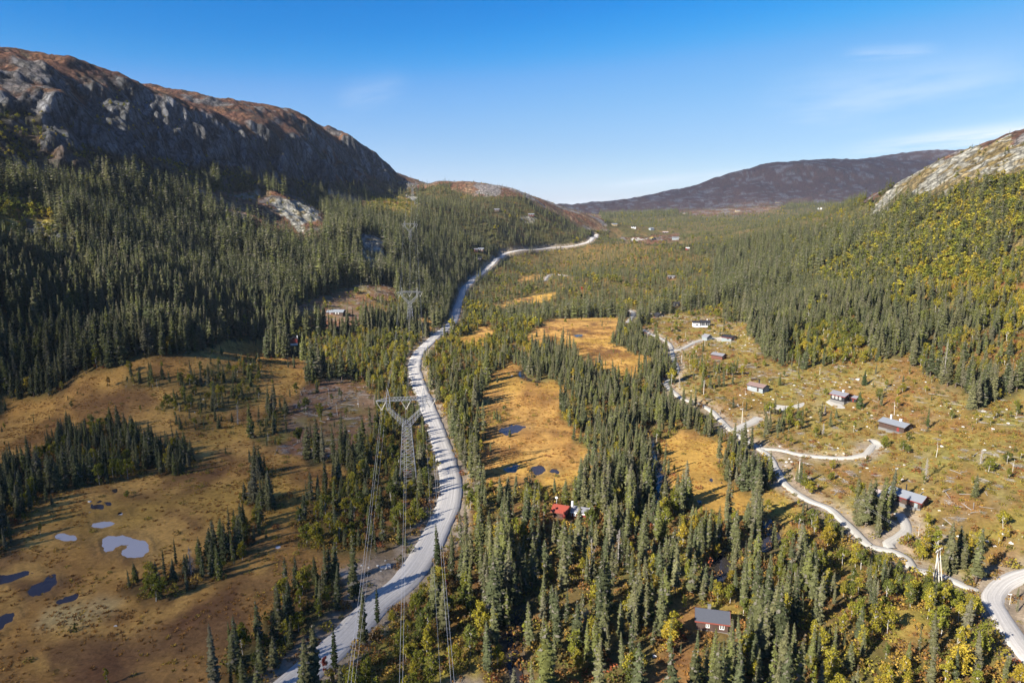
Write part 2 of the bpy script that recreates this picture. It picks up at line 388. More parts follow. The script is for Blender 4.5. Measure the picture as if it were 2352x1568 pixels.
# ------------------------------------------------------------------ land cover, traced as outlines of the places they cover
ZN = ['forest', 'bog', 'clear', 'slash', 'heath', 'rock', 'cliff', 'meadow', 'birch', 'mixed', 'brown', 'stand', 'moor', 'scrub', 'farwood', 'bogscrub', 'sparse', 'roadside', 'reed', 'nearwood', 'belt', 'midwood']
ZI = {n: i for i, n in enumerate(ZN)}
NEAR, FAR, BOTH = (0, 600), (600, 1e9), (0, 1e9)
ZONES = [
    # --- far and middle distance
    ('moor', BOTH, [(-600, 60), (0, 60), (500, 200), (950, 330), (950, 425), (880, 440), (760, 436), (640, 425), (560, 425), (300, 412), (0, 395), (-600, 380)]),
    ('scrub', BOTH, [(-600, 225), (0, 228), (60, 252), (110, 262), (330, 340), (330, 420), (0, 425), (-600, 420)]),
    ('scrub', FAR, [(300, 345), (480, 380), (640, 400), (760, 420), (900, 405), (935, 420), (935, 445), (760, 440), (430, 425), (300, 415)]),
    ('cliff', BOTH, [(105, 235), (180, 250), (275, 203), (330, 215), (420, 268), (500, 287), (560, 305), (640, 322), (690, 308), (725, 322), (770, 400), (745, 425),
                     (690, 415), (640, 400), (560, 388), (480, 378), (400, 372), (300, 352), (230, 345), (100, 335)]),
    ('cliff', FAR, [(765, 330), (800, 326), (850, 345), (905, 395), (900, 412), (860, 405), (800, 380)]),
    ('heath', FAR, [(480, 440), (560, 436), (640, 442), (700, 458), (745, 490), (745, 540), (690, 556), (620, 540), (540, 510), (490, 488)]),
    ('rock', FAR, [(533, 448), (575, 440), (600, 456), (560, 462)]),
    ('rock', FAR, [(615, 458), (690, 465), (735, 485), (725, 505), (690, 528), (660, 505), (640, 482)]),
    ('heath', FAR, [(760, 440), (830, 450), (850, 480), (800, 470), (750, 455)]),
    ('rock', FAR, [(828, 540), (862, 540), (884, 558), (885, 622), (836, 622), (822, 590)]),
    ('rock', FAR, [(930, 450), (965, 448), (960, 465), (935, 466)]),
    ('heath', FAR, [(1035, 410), (1110, 412), (1185, 430), (1240, 455), (1170, 448), (1130, 452), (1080, 448), (1040, 436)]),
    ('heath', FAR, [(1180, 428), (1240, 452), (1310, 486), (1395, 515), (1390, 525), (1340, 515), (1290, 498), (1230, 468)]),
    ('rock', FAR, [(1190, 495), (1220, 492), (1232, 505), (1205, 512)]),
    ('farwood', FAR, [(1400, 500), (1500, 500), (1800, 480), (2000, 470), (2000, 510), (1700, 545), (1600, 560), (1500, 560), (1400, 555)]),
    ('moor', (2600, 1e9), [(1200, 280), (2952, 200), (2952, 500), (2000, 500), (1300, 500), (1200, 500)]),
    ('moor', (722, 1700), [(2170, 180), (2250, 150), (2250, 470), (2170, 470)]),
    ('moor', (680, 1700), [(2250, 150), (2320, 100), (2320, 470), (2250, 470)]),
    ('moor', (630, 1700), [(2320, 100), (3000, 50), (3000, 460), (2320, 470)]),
    ('heath', (1270, 2600), [(935, 370), (1320, 400), (1400, 530), (1240, 520), (1100, 470), (935, 470)]),
    ('moor', (795, 1700), [(1985, 300), (2170, 300), (2170, 520), (1985, 515)]),
    ('heath', (1700, 2900), [(1540, 472), (1650, 462), (1760, 466), (1850, 446), (1870, 455), (1790, 480), (1720, 494), (1620, 498), (1560, 492)]),
    ('heath', FAR, [(1420, 545), (1460, 545), (1560, 535), (1560, 552), (1480, 560), (1430, 556)]),
    ('mixed', FAR, [(1220, 580), (1420, 560), (1500, 570), (1480, 610), (1420, 620), (1300, 625), (1180, 615)]),
    ('rock', BOTH, [(1989, 500), (2026, 455), (2060, 408), (2110, 372), (2195, 335), (2400, 275), (2600, 210), (2600, 380), (2352, 420), (2301, 410), (2200, 427), (2177, 452),
                    (2117, 456), (2087, 446), (2050, 472), (2016, 502)]),
    ('rock', BOTH, [(1903, 562), (1925, 540), (1942, 542), (1920, 562)]),
    ('rock', BOTH, [(2180, 672), (2205, 656), (2232, 664), (2200, 680)]),
    ('rock', BOTH, [(2318, 565), (2352, 550), (2352, 585), (2325, 590)]),
    ('birch', BOTH, [(2030, 640), (2150, 610), (2352, 590), (2500, 580), (2500, 760), (2352, 720), (2250, 690), (2150, 700)]),
    ('birch', BOTH, [(1800, 780), (1900, 740), (1990, 760), (1990, 830), (1900, 845), (1820, 840)]),
    ('mixed', BOTH, [(2100, 780), (2352, 760), (2500, 770), (2500, 880), (2352, 890), (2230, 890), (2120, 850)]),
    ('birch', NEAR, [(-600, 430), (0, 455), (90, 465), (130, 500), (120, 560), (0, 570), (-600, 570)]),
    ('birch', FAR, [(860, 455), (930, 450), (960, 470), (940, 500), (860, 490), (820, 475)]),
    # --- near and middle woods
    ('nearwood', NEAR, [(1060, 1100), (1110, 1118), (1240, 1125), (1310, 1112), (1380, 1090), (1500, 1080), (1530, 1100), (1580, 1150), (1660, 1195), (1790, 1212), (1860, 1175), (1900, 1190), (1990, 1260), (2150, 1340),
                        (2200, 1500), (2300, 1900), (900, 1900), (1060, 1460), (1020, 1290), (1060, 1230)]),
    ('belt', NEAR, [(1170, 820), (1260, 800), (1340, 840), (1400, 855), (1460, 885), (1520, 870), (1560, 905), (1640, 950), (1690, 1000), (1640, 1015), (1570, 985), (1512, 1018), (1519, 1077), (1545, 1120), (1500, 1120),
                    (1400, 1110), (1370, 1050), (1333, 1016), (1307, 984), (1296, 905), (1250, 875), (1200, 866)]),
    ('belt', NEAR, [(1400, 730), (1440, 710), (1480, 760), (1545, 800), (1550, 850), (1530, 890), (1490, 850), (1500, 822), (1440, 804), (1405, 785)]),
    ('belt', NEAR, [(1560, 900), (1640, 945), (1690, 990), (1680, 1012), (1600, 985), (1560, 960)]),
    ('midwood', NEAR, [(1050, 740), (1100, 650), (1500, 650), (1700, 690), (1560, 712), (1460, 700), (1420, 712), (1300, 716), (1250, 745), (1200, 790), (1100, 800)]),
    ('midwood', FAR, [(1120, 625), (1165, 590), (1260, 578), (1380, 560), (1480, 560), (1640, 590), (1640, 690), (1480, 720), (1250, 730), (1050, 720), (1075, 670)]),
    # --- left floor
    ('bog', NEAR, [(-600, 925), (0, 917), (84, 912), (151, 899), (188, 865), (268, 852), (275, 820), (335, 814), (436, 809), (469, 799), (543, 783), (613, 770), (625, 790),
                   (620, 820), (690, 825), (740, 850), (700, 885), (640, 930), (605, 950), (590, 985), (600, 1030), (680, 1050), (770, 1062), (790, 1080), (740, 1130), (690, 1170),
                   (690, 1230), (740, 1280), (870, 1265), (905, 1305), (850, 1345), (760, 1345), (640, 1400), (560, 1470), (480, 1600), (480, 1900), (-600, 1900)]),
    ('brown', NEAR, [(640, 1290), (740, 1275), (870, 1268), (900, 1305), (830, 1340), (740, 1330), (640, 1360), (560, 1440), (450, 1600), (200, 1600), (100, 1520), (300, 1440), (420, 1400), (560, 1330)]),
    ('brown', NEAR, [(-600, 1190), (0, 1190), (60, 1240), (40, 1290), (-600, 1330)]),
    ('reed', NEAR, [(55, 1430), (120, 1390), (240, 1355), (290, 1370), (250, 1410), (160, 1440), (90, 1450)]),
    ('brown', NEAR, [(250, 895), (330, 890), (350, 935), (300, 960), (180, 960), (130, 925)]),
    ('stand', NEAR, [(-600, 1080), (0, 1085), (60, 1060), (110, 1010), (180, 985), (260, 985), (340, 1015), (420, 1020), (440, 1060), (430, 1082), (380, 1097), (330, 1082), (250, 1102),
                     (140, 1122), (85, 1172), (45, 1232), (0, 1272), (-600, 1300)]),
    ('stand', NEAR, [(300, 1342), (330, 1387), (375, 1372), (470, 1342), (545, 1302), (585, 1275), (612, 1238), (600, 1192), (555, 1200), (480, 1270), (380, 1305)]),
    ('stand', NEAR, [(550, 1086), (592, 1074), (602, 1098), (560, 1104)]),
    ('stand', NEAR, [(552, 1150), (600, 1128), (655, 1138), (640, 1168), (575, 1175)]),
    ('mixed', NEAR, [(665, 1225), (690, 1178), (750, 1130), (790, 1085), (860, 1060), (930, 1085), (1000, 1090), (1010, 1190), (965, 1232), (905, 1258), (785, 1282), (695, 1268)]),
    ('sparse', NEAR, [(295, 845), (335, 855), (385, 870), (435, 852), (496, 830), (536, 845), (590, 825), (606, 870), (575, 892), (568, 935), (503, 955), (412, 952), (352, 955), (355, 935),
                      (402, 890), (295, 890)]),
    ('bogscrub', NEAR, [(400, 960), (520, 958), (560, 975), (470, 1010), (400, 1010)]),
    ('slash', NEAR, [(600, 1030), (592, 975), (640, 935), (690, 895), (750, 872), (830, 880), (858, 920), (840, 1000), (765, 1040), (680, 1048)]),
    ('sparse', NEAR, [(590, 985), (640, 930), (660, 935), (640, 1010), (605, 1035)]),
    ('mixed', NEAR, [(640, 790), (680, 765), (800, 770), (930, 770), (975, 775), (945, 815), (935, 860), (950, 900), (985, 960), (1000, 1000), (1005, 1090), (930, 1085), (860, 1060), (800, 1068),
                     (770, 1045), (845, 1000), (860, 920), (830, 878), (760, 868), (745, 850), (690, 822)]),
    ('birch', NEAR, [(880, 800), (940, 780), (935, 860), (955, 905), (940, 930), (890, 900)]),
    ('slash', NEAR, [(700, 700), (760, 670), (830, 650), (900, 660), (920, 700), (890, 740), (800, 752), (690, 755), (670, 730)]),
    ('sparse', NEAR, [(830, 690), (920, 690), (935, 740), (850, 745)]),
    ('bog', NEAR, [(950, 735), (985, 722), (1002, 735), (1000, 760), (960, 765)]),
    ('stand', NEAR, [(500, 1600), (520, 1475), (560, 1462), (630, 1432), (645, 1362), (690, 1345), (720, 1332), (780, 1350), (825, 1362), (790, 1420), (700, 1495), (620, 1600), (560, 1800), (300, 1800)]),
    ('roadside', NEAR, [(850, 1290), (920, 1255), (965, 1235), (985, 1255), (900, 1320), (800, 1395), (790, 1380)]),
    # --- middle bogs
    ('mixed', NEAR, [(1000, 790), (1060, 740), (1140, 720), (1220, 740), (1250, 800), (1180, 830), (1120, 850), (1090, 900), (1080, 940), (1100, 1030), (1105, 1085), (1060, 1090), (1020, 960), (985, 870)]),
    ('bog', BOTH, [(1125, 700), (1180, 690), (1260, 674), (1290, 674), (1270, 692), (1200, 700), (1150, 716)]),
    ('bog', NEAR, [(1060, 770), (1120, 745), (1140, 765), (1100, 790), (1020, 792)]),
    ('bog', BOTH, [(1180, 642), (1240, 628), (1250, 640), (1200, 655)]),
    ('bog', NEAR, [(1255, 730), (1300, 717), (1410, 710), (1432, 735), (1410, 790), (1440, 805), (1480, 812), (1500, 825), (1490, 850), (1450, 880), (1420, 862), (1390, 850), (1330, 835), (1290, 805),
                   (1220, 798), (1200, 775), (1240, 755)]),
    ('bog', NEAR, [(1120, 855), (1177, 833), (1200, 868), (1258, 876), (1298, 904), (1293, 931), (1307, 984), (1333, 1018), (1372, 1051), (1367, 1090), (1305, 1114), (1285, 1132), (1238, 1122),
                   (1110, 1114), (1106, 1081), (1100, 1028), (1086, 934), (1104, 907)]),
    ('brown', NEAR, [(1095, 985), (1150, 970), (1210, 975), (1160, 1000), (1110, 1010)]),
    ('bogscrub', NEAR, [(1085, 940), (1150, 930), (1175, 955), (1120, 985), (1090, 985)]),
    ('bog', NEAR, [(1512, 1020), (1564, 986), (1610, 1000), (1640, 1017), (1672, 1017), (1672, 1105), (1722, 1137), (1765, 1147), (1800, 1120), (1825, 1143), (1850, 1152), (1850, 1178), (1791, 1214),
                   (1762, 1202), (1660, 1197), (1620, 1164), (1564, 1143), (1519, 1077)]),
    ('meadow', NEAR, [(1740, 1150), (1800, 1120), (1850, 1150), (1850, 1178), (1791, 1214), (1740, 1200)]),
    # --- logged slope on the right
    ('clear', NEAR, [(1470, 752), (1520, 718), (1564, 710), (1640, 728), (1718, 743), (1738, 800), (1798, 840), (1882, 850), (1983, 833), (2066, 817), (2133, 867), (2217, 904), (2234, 947), (2301, 917),
                     (2352, 892), (2600, 910), (2900, 950), (2900, 1330), (2600, 1300), (2352, 1292), (2290, 1280), (2200, 1260), (2130, 1235), (2050, 1200), (1990, 1190), (1910, 1165), (1858, 1145),
                     (1805, 1105), (1775, 1055), (1745, 1030), (1690, 990), (1640, 950), (1570, 910), (1545, 885), (1560, 840), (1545, 795), (1510, 770)]),
    ('sparse', NEAR, [(1590, 835), (1640, 820), (1695, 850), (1690, 885), (1640, 900), (1600, 870)]),
    ('sparse', NEAR, [(1735, 965), (1760, 940), (1800, 955), (1845, 945), (1840, 990), (1795, 1005), (1745, 1000)]),
    ('sparse', NEAR, [(1560, 700), (1640, 690), (1720, 730), (1640, 730), (1570, 722)]),
    ('birch', NEAR, [(1940, 1130), (2010, 1120), (2000, 1160), (1950, 1165)]),
    ('stand', NEAR, [(1678, 1062), (1735, 1042), (1770, 1075), (1800, 1120), (1760, 1140), (1722, 1135), (1680, 1100)]),
    # --- near right
    ('mixed', NEAR, [(1880, 1180), (1960, 1230), (2030, 1270), (2100, 1310), (2230, 1360), (2300, 1440), (2420, 1560), (2600, 1800), (2000, 1900), (1860, 1700), (1880, 1440), (1840, 1300), (1850, 1210)]),
    ('birch', NEAR, [(2050, 1350), (2120, 1320), (2200, 1350), (2240, 1390), (2290, 1480), (2350, 1600), (2250, 1600), (2180, 1490), (2060, 1440)]),
    ('birch', NEAR, [(2060, 1225), (2130, 1240), (2200, 1265), (2290, 1290), (2352, 1300), (2300, 1330), (2240, 1340), (2150, 1305), (2080, 1280)]),
    ('sparse', NEAR, [(2330, 1350), (2500, 1320), (2700, 1400), (2700, 1700), (2420, 1560), (2330, 1430)]),
    ('meadow', NEAR, [(1880, 1330), (1930, 1318), (1985, 1335), (1980, 1365), (1920, 1375), (1870, 1365)]),
    ('meadow', NEAR, [(2030, 1420), (2120, 1405), (2180, 1440), (2150, 1480), (2060, 1480)]),
    ('meadow', NEAR, [(1590, 1400), (1680, 1395), (1690, 1440), (1600, 1455)]),
    ('brown', NEAR, [(1470, 1400), (1560, 1380), (1600, 1420), (1580, 1450), (1500, 1450)]),
    ('brown', NEAR, [(1500, 1500), (1600, 1490), (1650, 1560), (1600, 1640), (1500, 1640)]),
    ('birch', NEAR, [(700, 1620), (760, 1560), (860, 1440), (960, 1345), (1010, 1300), (1050, 1330), (1080, 1450), (1080, 1560), (1100, 1800), (700, 1900)]),
    ('roadside', NEAR, [(960, 1600), (1030, 1545), (1100, 1560), (1100, 1640), (900, 1640)]),
    ('roadside', NEAR, [(1040, 1240), (1075, 1190), (1080, 1110), (1100, 1110), (1095, 1200), (1060, 1270)]),
]
ZU0, ZV0, ZS = -600, 0, 2
ZW, ZH = 1776, 950
ZR = np.zeros((2, ZH, ZW), np.uint8)


def pip(px, py, poly):
    ins = np.zeros(px.shape, bool)
    n = len(poly)
    for i in range(n):
        x1, y1 = poly[i]; x2, y2 = poly[(i + 1) % n]
        if y1 == y2:
            continue
        c = (y1 > py) != (y2 > py)
        ins ^= c & (px < (x2 - x1) * (py - y1) / (y2 - y1) + x1)
    return ins


DEEP = []
for name, (ya, yb), poly in ZONES:
    if (ya, yb) not in (NEAR, FAR, BOTH):
        DEEP.append((name, ya, yb, poly)); continue
    us = [p[0] for p in poly]; vs = [p[1] for p in poly]
    i0 = max(0, int((min(us) - ZU0) / ZS)); i1 = min(ZW, int((max(us) - ZU0) / ZS) + 2)
    j0 = max(0, int((min(vs) - ZV0) / ZS)); j1 = min(ZH, int((max(vs) - ZV0) / ZS) + 2)
    jj, ii = np.mgrid[j0:j1, i0:i1]
    m = pip(ii * ZS + ZU0 + 0.01, jj * ZS + ZV0 + 0.01, poly)
    for k, (a, b) in enumerate((NEAR, FAR)):
        if yb > a and ya < b:
            ZR[k, j0:j1, i0:i1][m] = ZI[name]


def zone_at(x, y, z, wob=1.0):
    u, v, d = project(x, y, z)
    sc = np.clip(250.0 / d, 0.05, 1.5)
    u = u + (fbm(x, y, 22, 3, 71) - 0.5) * 90 * sc * wob + (vnoise(x / 4.0, y / 4.0, 77) - 0.5) * 22 * sc * wob
    v = v + (fbm(x, y, 22, 3, 72) - 0.5) * 34 * sc * wob + (vnoise(x / 4.0, y / 4.0, 78) - 0.5) * 9 * sc * wob
    i = np.clip(((u - ZU0) / ZS).astype(int), 0, ZW - 1)
    j = np.clip(((v - ZV0) / ZS).astype(int), 0, ZH - 1)
    k = (d > 600).astype(int)
    zn = ZR[k, j, i].copy()
    zn[(y < 5) & (z > 150)] = ZI['moor']
    for name, ya, yb, poly in DEEP:
        m = (d > ya) & (d < yb)
        if m.any():
            q = pip(u[m], v[m], poly)
            idx = np.flatnonzero(m.ravel())[q.ravel()]
            zn.reshape(-1)[idx] = ZI[name]
    return zn


ZONE = zone_at(GX, GY, Z0)
# relief of each kind of ground: (broad, fine)
REL = {'forest': (2.2, 0.5), 'bog': (0.25, 0.12), 'clear': (1.3, 0.45), 'slash': (1.0, 0.4), 'heath': (3.0, 1.2), 'rock': (4.5, 2.6), 'cliff': (6.0, 5.0),
       'meadow': (0.4, 0.15), 'birch': (1.6, 0.4), 'mixed': (1.2, 0.35), 'brown': (0.4, 0.22), 'stand': (0.4, 0.2), 'moor': (6.0, 2.0), 'scrub': (5.0, 2.0),
       'farwood': (3.0, 0.6), 'bogscrub': (0.3, 0.2), 'sparse': (0.6, 0.3), 'roadside': (0.4, 0.5), 'reed': (0.2, 0.1), 'nearwood': (1.2, .4), 'belt': (.6, .3), 'midwood': (1.2, .4)}
ra = np.array([REL[n][0] for n in ZN])[ZONE]
rb = np.array([REL[n][1] for n in ZN])[ZONE]


def blur(a, n=2):
    for _ in range(n):
        a = a.copy()
        a[1:-1] = (a[:-2] + 2 * a[1:-1] + a[2:]) / 4
        a[:, 1:-1] = (a[:, :-2] + 2 * a[:, 1:-1] + a[:, 2:]) / 4
    return a


ra, rb = blur(ra, 6), blur(rb, 3)
farf = sstep(700, 2500, GD)
GZ = Z0 + ra * (fbm(GX, GY, 34, 4, 3) - 0.5) * 2 + rb * (fbm(GX, GY, 6.5, 3, 5) - 0.5) * 2 * (1 - 0.8 * farf)
GZ += farf * ra * 5 * (fbm(GX, GY, 240, 5, 9) - 0.5)
GZ += sstep(2600, 3200, GD) * sstep(-0.05, 0.1, GA) * 58 * (fbm(GX, GY, 420, 6, 19, .58) - 0.5)


# where the ground is steep: cliffs
STEEP = np.zeros_like(GZ)
STEEP[1:-1] = (GZ[2:] - GZ[:-2]) / np.maximum(GD[2:] - GD[:-2], 1e-3)
STEEP = sstep(0.55, 1.15, blur(STEEP, 2)) * sstep(450, 560, GD) * sstep(2400, 1700, GD)


def height(x, y):
    x = np.asarray(x, float); y = np.asarray(y, float)
    a = np.arctan2(x, y); l = np.clip(np.log(np.hypot(x, y) + 1e-9), LD[0], LD[-1] - 1e-6)
    return bilin(AZ, LD, GZ, a, l)


def ground_hit(u, v, zlift=0.0):
    """the point of the ground seen along a line of sight"""
    rx, ry, rz = ray(u, v)
    ys = np.exp(np.linspace(math.log(60), math.log(9000), 1600))
    t = ys / ry
    zz = CAM_H + t * rz
    g = height(t * rx, ys) + zlift
    below = np.flatnonzero(zz <= g)
    if len(below) == 0 or below[0] == 0:
        k = 1 if len(below) else len(ys) - 1
    else:
        k = below[0]
    d0, d1 = zz[k - 1] - g[k - 1], zz[k] - g[k]
    f = d0 / (d0 - d1) if d0 != d1 else 0.5
    y = ys[k - 1] + f * (ys[k] - ys[k - 1])
    return float(y / ry * rx), float(y), float(height(y / ry * rx, y))


# ------------------------------------------------------------------ roads (centre lines), width in metres
def catmull(P, step):
    P = np.array(P, float)
    P = np.vstack([2 * P[0] - P[1], P, 2 * P[-1] - P[-2]])
    out = []
    for i in range(1, len(P) - 2):
        n = max(2, int(np.linalg.norm(P[i + 1] - P[i]) / step))
        t = np.linspace(0, 1, n, endpoint=False)[:, None]
        out.append(0.5 * ((2 * P[i]) + (-P[i - 1] + P[i + 1]) * t + (2 * P[i - 1] - 5 * P[i] + 4 * P[i + 1] - P[i + 2]) * t ** 2
                          + (-P[i - 1] + 3 * P[i] - 3 * P[i + 1] + P[i + 2]) * t ** 3))
    out.append(P[-2][None])
    return np.vstack(out)


ROADS = [
    ('main', 'road', 6.9, [(560, 1690), (665, 1570), (782, 1470), (862, 1391), (929, 1331), (973, 1271), (1006, 1210), (1030, 1153), (1035, 1103), (1026, 1060), (1013, 1018), (996, 971), (981, 931), (965, 890),
                   (954, 857), (954, 827), (968, 802), (990, 782), (1013, 763), (1034, 745), (1044, 728), (1052, 702), (1062, 671), (1080, 648), (1100, 631), (1120, 614), (1137, 598), (1155, 585), (1181, 577),
                   (1217, 573), (1261, 569), (1305, 566), (1341, 558), (1358, 549), (1370, 538)]),
    ('lane', 'lane', 3.9, [(2440, 1590), (2352, 1490), (2321, 1445), (2296, 1408), (2280, 1378), (2290, 1355), (2313, 1334), (2360, 1317), (2440, 1304)]),
    ('lane', 'track', 2.3, [(2274, 1366), (2251, 1356), (2221, 1346), (2190, 1334), (2140, 1316), (2113, 1307), (2093, 1297), (2083, 1281), (2045, 1262), (2003, 1254), (1966, 1220), (1932, 1190), (1905, 1166), (1875, 1152), (1852, 1142),
                   (1819, 1123), (1798, 1103), (1782, 1073), (1765, 1045), (1735, 1024), (1706, 1005), (1681, 988), (1658, 966), (1636, 944), (1618, 932), (1592, 922), (1566, 914), (1542, 895), (1530, 882), (1542, 868),
                   (1555, 850), (1552, 834), (1544, 810), (1539, 790), (1519, 777), (1496, 767), (1479, 757)]),
    ('spur', 'track', 2.4, [(2048, 1258), (2040, 1244), (2060, 1232), (2081, 1214), (2078, 1196), (2066, 1178)]),
    ('spur', 'track', 2.6, [(1545, 803), (1564, 801), (1591, 787), (1614, 780), (1640, 777), (1660, 776)]),
    ('spur', 'track', 3.6, [(1686, 990), (1708, 977), (1728, 968), (1742, 958)]),
    ('spur', 'track', 2.0, [(1748, 1028), (1795, 1033), (1835, 1042), (1876, 1047), (1932, 1051), (1966, 1046), (1990, 1037), (2004, 1022)]),
    ('spur', 'track', 3.6, [(1439, 742), (1449, 732), (1455, 718), (1446, 712)]),
    ('spur', 'track', 1.8, [(1455, 724), (1480, 722), (1505, 718)]),
    ('spur', 'track', 3.0, [(1252, 645), (1261, 632), (1281, 630), (1305, 634)]),
]
YARDS = [  # gravel yards: pixel outlines
    ('yard', [(1988, 1008), (2003, 1006), (2022, 1014), (2034, 1026), (2012, 1032), (1996, 1036), (2003, 1024), (1998, 1014)]),
    ('yard', [(1765, 929), (1782, 930), (1800, 938), (1818, 934), (1838, 930), (1852, 922), (1846, 934), (1815, 942), (1795, 944), (1775, 938)]),
    ('yard', [(1650, 774), (1664, 772), (1668, 780), (1655, 784), (1645, 782)]),
    ('yard', [(1445, 549), (1486, 546), (1486, 553), (1450, 553)]),
    ('yard', [(1893, 922), (1915, 915), (1945, 937), (1925, 938), (1905, 930)]),
]
ROADW = []


def smooth1(a, n):
    for _ in range(n):
        b = a.copy()
        b[1:-1] = (a[:-2] + 2 * a[1:-1] + a[2:]) / 4
        a = b
    return a


def flatten(px, py, pz, reach, core):
    """lower or raise the ground grid to a bed along sampled points"""
    for x, y, z in zip(px, py, pz):
        d = math.hypot(x, y); a = math.atan2(x, y); l = math.log(d)
        j0, j1 = np.searchsorted(LD, l - reach / d * 1.1), np.searchsorted(LD, l + reach / d * 1.1) + 1
        i0, i1 = np.searchsorted(AZ, a - reach / d * 1.1), np.searchsorted(AZ, a + reach / d * 1.1) + 1
        sx, sy = GX[j0:j1, i0:i1], GY[j0:j1, i0:i1]
        dd = np.hypot(sx - x, sy - y)
        w = 1 - sstep(core, reach, dd)
        better = w > BEDW[j0:j1, i0:i1]
        BEDW[j0:j1, i0:i1][better] = w[better]
        BEDZ[j0:j1, i0:i1][better] = z


BEDW = np.zeros_like(GZ); BEDZ = np.zeros_like(GZ)
for role, name, wid, px in ROADS:
    pts = catmull([ground_hit(u, v)[:2] for u, v in px], 2.0 if wid > 6 else 1.5)
    zz = smooth1(height(pts[:, 0], pts[:, 1]), 40)
    ROADW.append([role, name, wid, pts, zz])
    step = np.hypot(*np.diff(pts, axis=0).T).mean()
    flatten(pts[:, 0], pts[:, 1], zz - 0.35, wid * 0.5 + 4.5, wid * 0.5 + 1.2)
GZ = GZ * (1 - BEDW) + BEDZ * BEDW
ROADBED = BEDW.copy()

# streams: centre lines and widths; pools: outlines
STREAMS = [
    (2.2, [(1172, 790), (1198, 808), (1216, 830), (1207, 846), (1197, 853), (1204, 864), (1220, 872), (1248, 876)]),
    (3.0, [(1487, 985), (1492, 1010), (1496, 1040), (1508, 1070), (1515, 1092), (1520, 1112), (1514, 1140), (1508, 1168)]),
    (3.0, [(1758, 1188), (1769, 1212), (1774, 1238), (1742, 1258), (1700, 1268), (1668, 1280), (1658, 1302), (1650, 1335)]),
    (1.6, [(1196, 1400), (1185, 1440), (1178, 1470), (1182, 1510), (1190, 1560), (1204, 1630)]),
]
STREAMW = []
for wid, px in STREAMS:
    pts = catmull([ground_hit(u, v)[:2] for u, v in px], 1.2)
    zz = smooth1(height(pts[:, 0], pts[:, 1]), 60) - 0.5
    STREAMW.append((wid, pts, zz))
BEDW[:] = 0; BEDZ[:] = 0
for wid, pts, zz in STREAMW:
    flatten(pts[:, 0], pts[:, 1], zz - 0.35, wid * 0.5 + 3.0, wid * 0.5 - 0.5)
GZ = GZ * (1 - BEDW) + BEDZ * BEDW
STREAMBED = BEDW.copy()

POOLS = [  # (label, outline, roughness of the shore)
    ('pale reed pool, largest on the left bog, grass tufts inside it', [(232, 1240), (255, 1232), (290, 1230), (320, 1236), (342, 1250), (347, 1262), (335, 1274), (300, 1279), (262, 1276), (240, 1266), (232, 1254)]),
    ('pale sliver of water left of the largest bog pool', [(122, 1229), (140, 1225), (158, 1230), (180, 1233), (160, 1238), (135, 1236)]),
    ('pale narrow pool just beyond the largest bog pool', [(203, 1203), (225, 1199), (255, 1199), (268, 1203), (250, 1208), (220, 1207)]),
    ('thin blue pool, farthest of the slivers on the left bog', [(222, 1152), (240, 1151), (262, 1155), (252, 1158), (232, 1156)]),
    ('thin blue pool, second farthest sliver on the left bog', [(203, 1161), (222, 1161), (242, 1164), (225, 1166), (208, 1165)]),
    ('thin curved pool between the blue slivers and the pale pools on the left bog', [(215, 1177), (250, 1180), (285, 1175), (296, 1178), (268, 1183), (235, 1183)]),
    ('small dark blue pool under a bush high on the left bog', [(258, 1126), (266, 1122), (272, 1126), (266, 1131)]),
    ('blue pool at the left edge of the bog, below the largest pool', [(0, 1322), (30, 1318), (65, 1313), (90, 1312), (85, 1318), (50, 1324), (20, 1336), (0, 1340), (-40, 1345), (-40, 1330)]),
    ('dark pool between yellow sedge at the lower left bog', [(112, 1322), (128, 1318), (135, 1330), (128, 1342), (105, 1356), (85, 1366), (68, 1358), (75, 1345), (98, 1340)]),
    ('dark sliver of water beside the pale dry reeds', [(130, 1380), (155, 1372), (182, 1362), (184, 1368), (160, 1378), (136, 1384)]),
    ('blue pool in the corner of the lower left bog, below the sedge', [(0, 1420), (20, 1405), (42, 1398), (40, 1412), (18, 1428), (0, 1448), (-40, 1460), (-40, 1430)]),
    ('small pale pool beside the spruce island, right of it', [(618, 1258), (636, 1256), (652, 1256), (640, 1262), (622, 1263)]),
    ('dark purple pool in the middle bog, right of the lone dark pine top', [(1222, 1072), (1238, 1069), (1256, 1070), (1250, 1080), (1240, 1090), (1228, 1084)]),
    ('dark purple pool on the left edge of the middle bog', [(1156, 1076), (1175, 1070), (1205, 1064), (1185, 1074), (1182, 1083), (1168, 1082)]),
    ('small dark pool at the right end of the middle bog pools', [(1262, 1079), (1280, 1079), (1294, 1086), (1280, 1088), (1266, 1086)]),
    ('purple sheet of water across the upper middle bog', [(1146, 988), (1172, 980), (1205, 978), (1214, 981), (1190, 989), (1160, 996)]),
    ('small blue pool far up the upper bog', [(1318, 770), (1330, 768), (1338, 770), (1330, 774)]),
    ('small dark pool near the trees on the right golden bog', [(1594, 1144), (1610, 1148), (1622, 1156), (1608, 1154)]),
    ('tiny dark slit of water in the right golden bog', [(1620, 1098), (1640, 1102), (1652, 1106), (1636, 1105)]),
]
POOLW = []
PU, PV, PD = project(GX, GY, GZ)
wobu = (fbm(GX, GY, 3.0, 3, 131) - 0.5) * 22 * np.clip(170 / PD, 0, 1.2)
wobv = (fbm(GX, GY, 3.0, 3, 132) - 0.5) * 8 * np.clip(170 / PD, 0, 1.2)
POOLMASK = np.zeros_like(GZ)
